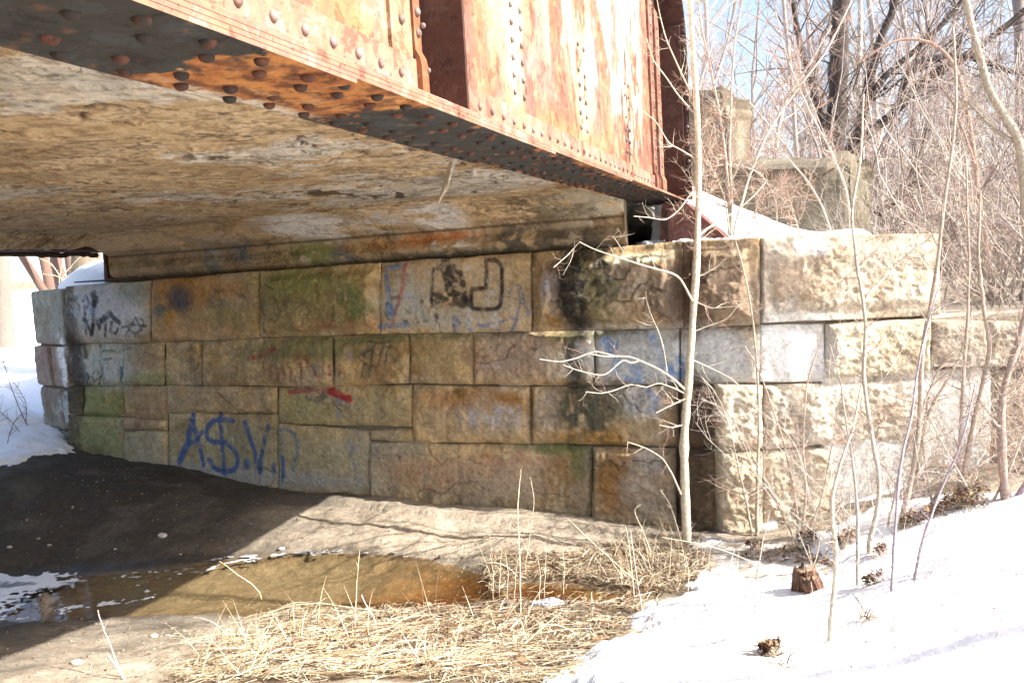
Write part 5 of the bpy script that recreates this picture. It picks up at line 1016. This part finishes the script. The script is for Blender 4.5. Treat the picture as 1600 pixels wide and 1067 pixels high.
def leaves(poly, n, rng, s0, s1, cols):
    p = rand_in(poly, n, rng); a = rng.uniform(0, 6.28, n); s = rng.uniform(s0, s1, n); z = GH(p[:, 0], p[:, 1])+rng.uniform(.004, .03, n)
    u = np.stack([np.cos(a), np.sin(a), rng.uniform(-.5, .5, n)], 1)*s[:, None]; w = np.stack([-np.sin(a), np.cos(a), rng.uniform(-.5, .5, n)], 1)*(s*.55)[:, None]; P = np.c_[p, z]; up_ = Z3[None]*(s*rng.uniform(.1, .5, n))[:, None]
    V = np.stack([P-u, P-w+up_, P+u*.2+up_*.3, P+w+up_*1.3, P+u], 1).reshape(-1, 3); i = np.arange(n)*5
    q = np.vstack([np.stack([i, i+1, i+2, i+3], 1), np.stack([i+1, i+4, i+3, i+2], 1)]); return V, q, np.repeat(np.array(cols)[rng.randint(len(cols), size=n)]*rng.uniform(.7, 1.2, (n, 1)), 5, 0)
LC = [(.13,.06,.035), (.20,.11,.06), (.085,.04,.025), (.32,.20,.11), (.42,.33,.22)]
litA = gpoly([(420,1000),(560,955),(760,945),(1000,935),(1010,960),(960,1010),(880,1050),(700,1060),(450,1050)]); wallfoot = gpoly([(560,800),(1060,835),(1060,900),(760,880)])
bank = gpoly([(1150,870),(1240,850),(1310,866),(1300,884),(1240,880)])
joinr('leaf_litter', [leaves(litA, 3400, rng, .008, .022, LC), leaves(GRASS_B, 2000, rng, .006, .017, LC), leaves(bank, 260, rng, .008, .02, LC), leaves(wallfoot, 500, rng, .003, .009, [(.5,.42,.3), (.3,.2,.12)])], 'brown fallen leaf litter among the straw', 'leaf litter', 'stuff')
lit = gpoly([(60,1067),(250,990),(440,957),(330,1010),(250,1067)]); lit2 = gpoly([(480,840),(570,795),(1050,840),(1060,870),(760,880),(740,900),(560,858)])
joinr('straw_crumbs', [grass_patch(lit, 260, rng, (.008, .05), (.0012, .003), (.0, .1)), grass_patch(lit2, 650, rng, (.008, .06), (.0012, .003), (.0, .15))], 'short straw crumbs washed onto the sunlit silt', 'straw', 'stuff')
fl = leaves(gpoly([(480,880),(740,885),(800,905),(760,940),(560,945)]), 46, rng, .004, .011, LC); fl[0][:, 2] = .007+(fl[0][:, 2]-fl[0][:, 2].min())*.02
joinr('floating_leaves', [fl], 'brown bits floating on the amber puddle', 'leaves', 'stuff')
# bits of bark and seed fallen on the snow
sp_ = gpoly([(1000,960),(1100,910),(1300,885),(1600,780),(1700,1000),(1500,1067),(950,1067)])
V, q, c = leaves(sp_, 420, rng, .002, .008, LC); V[:, 2] += .062
joinr('snow_litter', [(V, q, c)], 'scattered bark crumbs and seeds on the snow', 'litter', 'stuff')
# gravel and straw crumbs on the silt
mud = gpoly([(-200,1067),(0,800),(150,720),(560,790),(1060,850),(1000,870),(760,880),(740,900),(350,880),(0,900),(-100,980),(440,955),(250,1067)])
rp = rand_in(mud, 900, rng); k = polydist(rp[:, 0], rp[:, 1], POND) < .02; rp = rp[k]
ICO = np.array([(0,0,1),(.894,0,.447),(.276,.851,.447),(-.724,.526,.447),(-.724,-.526,.447),(.276,-.851,.447),(.724,.526,-.447),(-.276,.851,-.447),(-.894,0,-.447),(-.276,-.851,-.447),(.724,-.526,-.447),(0,0,-1)])
ICT = np.array([(0,1,2),(0,2,3),(0,3,4),(0,4,5),(0,5,1),(1,6,2),(2,7,3),(3,8,4),(4,9,5),(5,10,1),(6,7,2),(7,8,3),(8,9,4),(9,10,5),(10,6,1),(11,7,6),(11,8,7),(11,9,8),(11,10,9),(11,6,10)])
sz = rng.uniform(.0015, .005, len(rp))*(1+rng.exponential(.5, len(rp))); zz = GH(rp[:, 0], rp[:, 1])
V = (np.c_[rp, zz+sz*.2][:, None]+ICO[None]*sz[:, None, None]*rng.uniform(.5, 1.2, (len(rp), 1, 3))).reshape(-1, 3)
tag(mesh_np('gravel', V, (ICT[None]+(np.arange(len(rp))*12)[:, None, None]).reshape(-1, 3), M_CONC, None, np.repeat(np.array([(.20,.165,.125)])*rng.uniform(.4, 1.4, (len(rp), 1)), 12, 0)), 'small grit scattered over the silt', 'gravel', kind='stuff')

def blob(name, label, cat, c0, h, colr, m, seed=0, n=26, p=.75, amp=.12, fr=8., D=None, mesh_parent=None, colf=None):
    """rounded box with noise, half sizes h along D, its normal and up"""
    D = np.array([1, 0, 0.]) if D is None else D; N_ = np.array([D[1], -D[0], 0])
    u, v = np.meshgrid(np.linspace(-math.pi, math.pi, 2*n+1), np.linspace(-math.pi/2, math.pi/2, n), indexing='ij'); u, v = u.ravel(), v.ravel()
    pw = lambda a: np.sign(a)*abs(a)**p
    X = np.stack([pw(np.cos(v))*pw(np.cos(u)), pw(np.cos(v))*pw(np.sin(u)), pw(np.sin(v))], 1)
    q = np.array(c0)+X[:, :1]*h[0]*D+X[:, 1:2]*h[1]*N_+X[:, 2:]*h[2]*Z3; hm = min(h)
    nn = (fbm(q[:, 0]*fr+q[:, 1]*fr*.7+seed, q[:, 2]*fr, q[:, 1]*fr+seed, 5, .6)-.5); q = q+unit3(X)*(nn*amp*2)[:, None]
    c = np.tile(np.array(colr, float), (len(q), 1))*(.7+.6*fbm(q[:, 0]*fr*2+3, q[:, 2]*fr*2, q[:, 1]*fr*2, 4))[:, None]
    if colf: c = colf(q, c)
    return mesh_np(name, q, gridq(2*n+1, n)[:, ::-1], m, mesh_parent, c)
def unit3(X): return X/(np.linalg.norm(X, axis=1)[:, None]+1e-9)
# ruined masonry on top of the fill
def ruincol(q, c):
    c = mixc(c, (.07, .055, .035), sst(.48, .62, fbm(q[:, 0]*6, q[:, 2]*6, q[:, 1]*6, 5, .65))*.7); c = mixc(c, (.30, .27, .19), sst(.52, .64, fbm(q[:, 0]*9, q[:, 2]*9, 6., 5, .65))*.6)
    c = mixc(c, (.20, .175, .13), sst(.5, .62, fbm(q[:, 0]*3, q[:, 2]*4, 3.))*.6); seam = abs(q[:, 2]-2.95-.03*vn(q[:, 0]*4, q[:, 1]*4)) < .02; c[seam] *= .3; return c
a = at(1118, 205, 7.6); tag(blob('masonry_block', None, None, at(1117, 250, 7.9)+np.array([0, .3, -.1]), (.36, .5, .72), (.13,.10,.07), M_STONE, 5, 130, .12, .18, 5.5, unit([.84, -.54, 0]), None, ruincol), 'tall weathered masonry block behind the girder end', 'ruin')
tag(blob('masonry_block', None, None, at(1262, 320, 7.3)+np.array([0, .35, -.12]), (.58, .5, .50), (.16,.13,.09), M_STONE, 9, 130, .12, .20, 4.5, unit([.84, -.54, 0]), None, ruincol), 'low broken masonry block overgrown with red twigs above the wing wall', 'ruin')
# stump
sp0 = ong(1268, 930); stp = empty('tree_stump', tuple(sp0)); tag(stp, 'small splintered brown tree stump sticking out of the snow', 'stump')
def stump(px0, px1, pyb, pyt, Y, lean, nm, seed):
    b = at((px0+px1)/2, pyb, Y); wv = (at(px1, pyb, Y)-at(px0, pyb, Y)); rad = np.linalg.norm(wv)/2; H = np.linalg.norm(at(px0, pyt, Y)-at(px0, pyb, Y)); n, m = 48, 22
    a, h = np.meshgrid(np.arange(n+1)/n*2*math.pi, np.linspace(-.25, 1, m), indexing='ij'); a, h = a.ravel(), h.ravel(); aa = a % (2*math.pi)
    ri = rad*(1.05-.18*h)*(1+.34*(fbm(np.cos(aa)*5+seed, np.sin(aa)*5, h*1.2, 4)-.5)+.30*(ridge(np.cos(aa)*9+seed, np.sin(aa)*9, h*.6, 3)-.5)); top = H*h*(1+.55*(fbm(np.cos(aa)*4+seed, np.sin(aa)*4, 1., 3)-.5)*(h > .5))
    V = np.stack([b[0]+ri*np.cos(a)+lean*h*H, b[1]+ri*np.sin(a), b[2]+top], 1); n0 = len(V)
    ctr = np.array([[b[0]+lean*H, b[1], b[2]+H*.86]]); tri = np.array([[i*m+m-1, (i+1)*m+m-1, n0] for i in range(n)])
    c = mixc(np.tile(np.array((.16,.085,.055)), (n0+1, 1)), (.04,.02,.015), np.r_[sst(.45, .6, fbm(np.cos(aa)*9+seed, np.sin(aa)*9, h, 4)), 0]); c[-1] = (.45, .33, .22)
    mesh_np(nm, np.vstack([V, ctr]), [gridq(n+1, m), tri], M_BARK, stp, c)
stump(1241, 1275, 928, 888, sp0[1], .02, 'stump_wood', 13); stump(1262, 1293, 936, 900, sp0[1]-.07, -.35, 'broken_slab', 17)
# stones on the silt
for i, (x, y, rr, cc, lb) in enumerate([(254, 838, .034, (.52,.49,.44), 'flat pale stone lying alone on the dark shaded mud'), (440, 858, .022, (.66,.62,.54), 'upright cream pebble at the edge of the puddle'), (428, 869, .026, (.55,.46,.32), 'tan pebble lying in the puddle edge'), (15, 855, .02, (.36,.33,.28), 'small grey stone at the left edge on dark mud'), (77, 852, .016, (.38,.34,.28), 'small brown stone on the dark mud'),
      (60, 842, .014, (.34,.3,.26), 'tiny brown stone near the left edge'), (120, 1037, .028, (.62,.55,.40), 'pale flake on the sunlit silt near the lower left'), (241, 994, .020, (.62,.55,.42), 'cream chip on sunlit silt left of the straw'), (180, 858, .012, (.4,.37,.33), 'small upright stone on the shaded mud above the ice'), (282, 866, .010, (.42,.39,.35), 'tiny pale pebble above the ice edge')]):
    g = ong(x, y); tag(blob('stone', None, None, g+Z3*rr*.22, (rr, rr*.7, rr*.5), cc, M_CONC, i*7, 12, .85, rr*.22, 22/(rr*30), unit([1, .3*(i % 3-1), 0])), lb, 'stone', 'loose stones on the silt')
g = ong(858, 948); tag(blob('ice_lump', None, None, g+Z3*.02, (.09, .04, .024), (.8, .82, .86), M_SNOW, 4, 26, .8, .045, 16), 'melting white ice lump among the straw beside the trickle', 'ice lump')
# standing weed stalks
def stalk(label, pts, Y, r0=.0032, n=3, c=(.72,.62,.45), seed=0): return plant('dead_stalk', label, 'stalk', [(pts, r0, r0*.5, Y, Y+.02)], seed, n, .05, r0*.6, c, None, 1, 'dry weed stalks by the stream', 'stem', lo=.5)
stalk('tall straight dry stalk rising in front of the silt below mid picture', px(813,968, 812,900, 811,850, 809,790, 812,760, 815,733), ong(813, 968)[1], .004, 2, seed=1)
stalk('kinked dry stalk just right of the tallest one', px(820,880, 826,850, 833,800, 836,778, 830,745), ong(820, 880)[1]-.1, .003, 3, seed=2)
stalk('thin stalk poking up left of the straw in front of the puddle', px(554,985, 556,940, 558,900, 563,857), ong(554, 985)[1], seed=3)
stalk('bent pale stalk leaning over the puddle', px(408,928, 395,912, 375,900, 355,885, 343,876), ong(405, 935)[1], .0035, 3, seed=4)
stalk('forked pink stem rising at the bottom left edge', px(196,1072, 182,1030, 172,1003, 162,985, 152,955), 3.3, .0042, 3, (.66,.48,.46), 5)
stalk('stout pale stub at the bottom left edge', px(205,1080, 195,1062, 182,1045, 168,1022), 3.25, .006, 1, (.72,.62,.62), 6)
stalk('stalk pair crossing in front of the grass at centre right', px(990,930, 985,880, 982,840, 978,822), ong(990, 930)[1], .0035, 4, seed=7)
stalk('tall grey stalk beside the snow edge', px(1012,1010, 1000,930, 990,870, 985,830), 3.9, .0032, 4, (.6,.54,.46), 8)
stalk('budded stalk leaning right in front of the sapling foot', px(1065,845, 1052,800, 1048,790, 1040,775, 1034,764), 4.75, .004, 8, (.62,.53,.40), 9)
stalk('hooked stalk in front of the brown corner stones', px(1016,860, 1005,830, 995,812, 990,795, 1000,790), 4.9, .0032, 2, seed=10)
stalk('slanting straw crossing the grass towards the sapling', px(1020,925, 980,895, 940,860, 890,812), 4.6, .003, 1, seed=11)
stalk('slanting straw reaching left over the ice', px(1240,895, 1180,880, 1110,850, 1035,838), 4.5, .003, 2, seed=12)
stalk('long horizontal stem lying on the far snow at bottom right', px(1235,1058, 1300,1052, 1370,1047, 1450,1042), 3.4, .0025, 0, (.45,.38,.36), 13)
stalk('angled white stalk standing in the near straw', px(590,990, 585,965, 575,950, 566,930), 4.1, .005, 1, (.82,.76,.64), 14)
stalk('long pale straw arching from the lower centre', px(395,968, 450,945, 500,940, 560,948, 620,955), 4.35, .004, 3, seed=15)
for i, (x, y) in enumerate([(770,930),(780,925),(792,930),(803,935),(842,935),(850,925),(880,920),(1045,905),(1075,930),(1150,930),(1230,860),(1280,850)]):
    stalk('short upright straw in the thin row along the trickle', px(x,y, x+2,y-35, x+(5 if i % 2 else -4),y-66), ong(x, y)[1], .0022, 1, seed=20+i)
rg = RS(99)
for i, (x, y) in enumerate([(1010,1010),(1050,975),(1120,1000),(1165,960),(1330,985),(1395,1010),(1470,980),(1520,940),(1555,1010),(1460,905),(1540,890),(1275,980),(1110,1045),(1590,960),(1000,1050),(1180,1010)]):
    a_, b_ = rg.uniform(-14, 14), rg.uniform(25, 80)
    plant('dead_stalk', 'short pale weed stem poking up through the open snow', 'stalk', [([(x, y), (x+a_*.4, y-b_*.5), (x+a_, y-b_)], .0022, .0012)], 120+i, 2, .05, .0013, (.60,.50,.38), None, 1, 'weed stems poking through the snow', 'stem', lo=.5)
# dark twigs in the left snow and the bent root on the mud
plant('dead_twig', 'bent black root sticking out of the mud at the snow edge', 'twig', [(px(118,738, 121,722, 126,702, 129,701, 133,712, 148,722), .007, .004)], 61, 0, part='limb', c=(.05,.035,.03))
plant('shrub', 'dark purple briar stems lying on the shaded snow at far left', 'shrub', [(px(48,672, 35,650, 20,610, 5,560, -10,520), .005, .002), (px(35,680, 15,655, -5,640, -40,600), .004, .002), (px(40,668, 42,630, 25,600, -5,585), .004, .0015), (px(10,700, 20,660, 40,640), .004, .0015)], 62, 9, .22, .0024, (.14,.09,.11), (.2,.12,.12), 1)
# leaf clumps and straw tufts caught in the snow
def tuft(x, y, rad, n, label, leaf=True, seed=0):
    g = ong(x, y); rg = RS(seed); po = np.array([(g[0]+rad*math.cos(a), g[1]+rad*.8*math.sin(a)) for a in np.linspace(0, 6.28, 9)[:-1]])
    p = rand_in(po, n, rg); B = np.stack([p[:, 0], p[:, 1], np.full(n, g[2]+.05)], 1); cols = STRAW[rg.choice(6, n)]*rg.uniform(.5, 1., (n, 1))
    parts = [ribbons('', B, rg.uniform(0, 6.28, n), rg.uniform(.1, 1.5, n), rg.uniform(.03, .13, n)*max(1, rad*12), rg.uniform(.002, .005, n), rg.uniform(.2, 1.6, n), cols)]
    if leaf: V, q, c = leaves(po, int(n*1.5), rg, .006, .017, LC); V[:, 2] += .06+rg.rand(len(V)//5).repeat(5)*rad*.5; parts.append((V, q, c))
    joinr('leaf_clump' if leaf else 'grass_tuft', parts, label, 'leaf clump' if leaf else 'grass tuft')
tuft(1202, 1045, .04, 110, 'dead straw clump with brown seed heads in the snow at the bottom edge', True, 1); tuft(1356, 985, .03, 50, 'little fan shaped straw tuft in open snow', False, 2); tuft(1365, 932, .05, 70, 'curled leaf clump in the snow right of the stump', True, 3)
tuft(1430, 830, .09, 150, 'brown leaf clump at the foot of the forked saplings', True, 4); tuft(1510, 800, .13, 240, 'large heap of brown leaves at the foot of the pier', True, 5); tuft(1470, 815, .07, 100, 'small leaf clump between the two bigger ones', True, 6); tuft(1322, 862, .08, 120, 'leafy debris in the snow just above the stump', True, 7)
tuft(1232, 1060, .05, 60, 'flattened straw lying beside the clump at the bottom edge', False, 8); tuft(1375, 880, .04, 50, 'sunken leaf clump at the root of the kinked sapling', True, 9); tuft(1075, 838, .04, 40, 'leaves gathered round the foot of the slender sapling', True, 10); tuft(1260, 858, .07, 90, 'reddish leaf bank against the ice below the wing wall', True, 11); tuft(1180, 870, .06, 60, 'flat leaf bank on the grey ice', True, 12)
a = at(1445, 495, W2.p3(W2.tz(1500, 500)[0], 1.4)[1]+.1)
# dry weed fringe on the snow at the left
for i, (P, Y) in enumerate([(px(96,438, 90,425, 80,412, 62,405), 8.9), (px(96,438, 104,425, 118,410, 128,400), 8.9), (px(92,438, 95,420, 100,400), 8.9), (px(100,438, 85,430, 66,428), 8.9)]):
    plant('dead_stalk', 'yellow dry weed bending over the snow on the far left wall top', 'stalk', [(P, .006, .003, Y, Y)], 80+i, 2, .1, .003, (.72,.58,.36), None, 1, 'yellow weeds on the far left wall', 'stem')

# trees and houses seen through the gap on the left
def trunk_tree(label, x0, y0, x1, y1, Y, r0, c, seed, top=5.5, ground=True):
    a = at(x0, y0, Y); b = at(x1, y1, Y); d = unit(b-a); base = a-d*(.3 if ground else .8); r = empty('tree', tuple(a)); tag(r, label, 'tree')
    rg = RS(seed); P = [base, a, b]+[b+d*top*k/4+np.r_[rg.normal(0, .06, 2), 0]*k for k in (1, 2, 3, 4)]; P = smoothpath(P, 24)
    rr = np.interp(np.arange(24), [0, 2, 5, 23], [r0*1.35, r0*1.12, r0, r0*.55]); V = Tubes(); V.add(P, rr, 18, c); V, q, cc = V.bake(); cc = cc*.55
    nrm = V-np.repeat(P, 18, 0); V = V+unit3(nrm)*((ridge(np.arctan2(nrm[:, 1], nrm[:, 0])*3.5+seed, V[:, 2]*1.6, 1., 4)-.5)*r0*.14)[:, None]
    mesh_np('trunk', V, q, M_BARK, r, cc*(.7+.6*fbm(V[:, 0]*9, V[:, 2]*3, V[:, 1]*9))[:, None]); tw = Tubes(); twiggery(tw, P[10:], rg, 12, 2.0, r0*.25, c, 3); tw.build('crown', M_BARK, r)
trunk_tree('light brown tree trunk at the far left edge standing in the sunlit snow', 8, 535, 0, 392, 15.5, .135, (.34,.29,.24), 1)
trunk_tree('thin brown tree leaning left behind the end wall', 64, 447, 28, 390, 11.5, .045, (.30,.19,.14), 2, 4)
trunk_tree('slim reddish trunk second from left in the gap', 78, 446, 64, 388, 11.8, .055, (.32,.20,.15), 3)
trunk_tree('reddish brown trunk in the middle of the gap', 96, 446, 84, 388, 11.2, .060, (.32,.20,.16), 4)
trunk_tree('brown trunk just left of the broad pale one', 114, 440, 106, 388, 11, .050, (.31,.20,.16), 5)
trunk_tree('broad furrowed pale trunk filling the right of the gap', 134, 440, 134, 388, 10.2, .135, (.42,.33,.23), 6, 6)
trunk_tree('thin dark pole like trunk between the reddish ones', 85, 446, 79, 388, 14, .03, (.14,.11,.10), 7, 4)
def siding(name, c):
    m, N, L, P = mat(name); w = N.new('ShaderNodeTexWave'); w.bands_direction = 'Z'; w.wave_profile = 'SAW'; w.inputs['Scale'].default_value = 1.5; L.new(geo(N, L), w.inputs[0])
    L.new(ramp(N, L, w.outputs[0], [(0, tuple(x*.75 for x in c)), (.2, c)]).outputs[0], P.inputs['Base Color']); bump(N, L, w.outputs[0], .6, .03, P); return m
M_WHITE = plain('white_paint', (.5,.5,.5), .6, 12, .05); M_ROOF = plain('shingles', (.10,.09,.09), .9, 6, .3); M_PANE = plain('pane', (.06,.08,.10), .15, 2, .2)
def house(label, xl, xr, Y, ztop_, c, wins, low=None):
    a = at(xl, 445, Y); b = at(xr, 445, Y); zb_ = gz(a[0], a[1])-.3; cx, wd = (a[0]+b[0])/2, (b[0]-a[0])/2; r = empty('house', (cx, Y+3, zb_)); tag(r, label, 'house')
    boxm('wall', (cx, Y+3, (zb_+ztop_)/2), (wd, 0, 0), (0, 3, 0), (0, 0, (ztop_-zb_)/2), siding('siding', c), r)
    V = [(cx-wd-.3, Y-.3, ztop_), (cx+wd+.3, Y-.3, ztop_), (cx+wd+.3, Y+6.3, ztop_), (cx-wd-.3, Y+6.3, ztop_), (cx-wd-.3, Y+3, ztop_+2), (cx+wd+.3, Y+3, ztop_+2)]
    mesh_np('roof', V, [np.array([[0, 1, 5, 4], [2, 3, 4, 5]]), np.array([[3, 0, 4], [1, 2, 5]])], M_ROOF, r, smooth=False)
    if low: boxm('foundation', (cx, Y-.06, (zb_+low)/2), (wd+.02, 0, 0), (0, .05, 0), (0, 0, (low-zb_)/2), M_WHITE, r)
    for (x, y, w, h) in wins:
        p = at(x, y, Y-.03); s_ = Y/F; f = boxm('window', p, (w*s_, 0, 0), (0, .04, 0), (0, 0, h*s_), M_WHITE, r); boxm('pane', p-np.array([0, .05, 0]), (w*s_*.72, 0, 0), (0, .012, 0), (0, 0, h*s_*.78), M_PANE, f)
house('distant pale blue house beyond the snowy yard', 2, 34, 40, 7.5, (.25,.32,.42), [(18, 400, 3.2, 4)], 3.9)
house('distant grey green clapboard house right of the blue one', 36, 150, 44, 8.5, (.27,.30,.27), [(53, 392, 4, 3), (60, 427, 4, 3), (37, 425, 3, 8)])
fa = at(14, 447, 34); fb_ = at(62, 444, 34); fr = empty('board_fence', tuple((fa+fb_)/2)); tag(fr, 'low brown board fence at the back of the snowy yard', 'fence'); M_FB = plain('fence_boards', (.36,.24,.17), .85, 8, .25)
zg = gz(fa[0], fa[1]); boxm('board_panel', ((fa[0]-4+fb_[0])/2, 34, (zg+2.50)/2), ((fb_[0]-fa[0])/2+3, 0, 0), (0, .03, 0), (0, 0, (2.50-zg)/2), M_FB, fr)
for k in range(5): boxm('post', (fa[0]-4+k*2, 33.92, zg+.35), (.06, 0, 0), (0, .05, 0), (0, 0, .75), M_FB, fr)

# ------------------------------------------------------------------ sky, sun, camera
w = bpy.data.worlds.new('World'); sc.world = w; w.use_nodes = True; nt = w.node_tree; bg = nt.nodes['Background']
sky = nt.nodes.new('ShaderNodeTexSky'); sky.sky_type = 'NISHITA'; sky.sun_disc = False; sky.sun_elevation = SUN_EL; sky.sun_rotation = math.atan2(SUN[0], SUN[1]); sky.air_density = 1.0; sky.dust_density = 3.0; sky.ozone_density = 1.0
nt.links.new(sky.outputs[0], bg.inputs[0]); bg.inputs[1].default_value = .13
sl_ = bpy.data.lights.new('sun', 'SUN'); sl_.energy = 4.7; sl_.angle = math.radians(.53); sl_.color = (1, .95, .87); so = bpy.data.objects.new('sun', sl_); COL.objects.link(so); so.rotation_euler = Vector(SUN).to_track_quat('Z', 'Y').to_euler(); so.location = (6, -2, 8)
cam = bpy.data.cameras.new('camera'); co = bpy.data.objects.new('camera', cam); COL.objects.link(co); sc.camera = co
M = Matrix([[R[i][j] for j in range(3)]+[CAM[i]] for i in range(3)]+[[0, 0, 0, 1]]); co.matrix_world = M
cam.lens = F/1600*36; cam.sensor_width = 36; cam.clip_start = .03; cam.clip_end = 1000
sc.view_settings.view_transform = 'Standard'; sc.view_settings.look = 'None'; sc.view_settings.exposure = 1.62; sc.view_settings.gamma = 1
sc.cycles.max_bounces = 8; sc.cycles.diffuse_bounces = 5; sc.cycles.glossy_bounces = 3; sc.cycles.transparent_max_bounces = 8
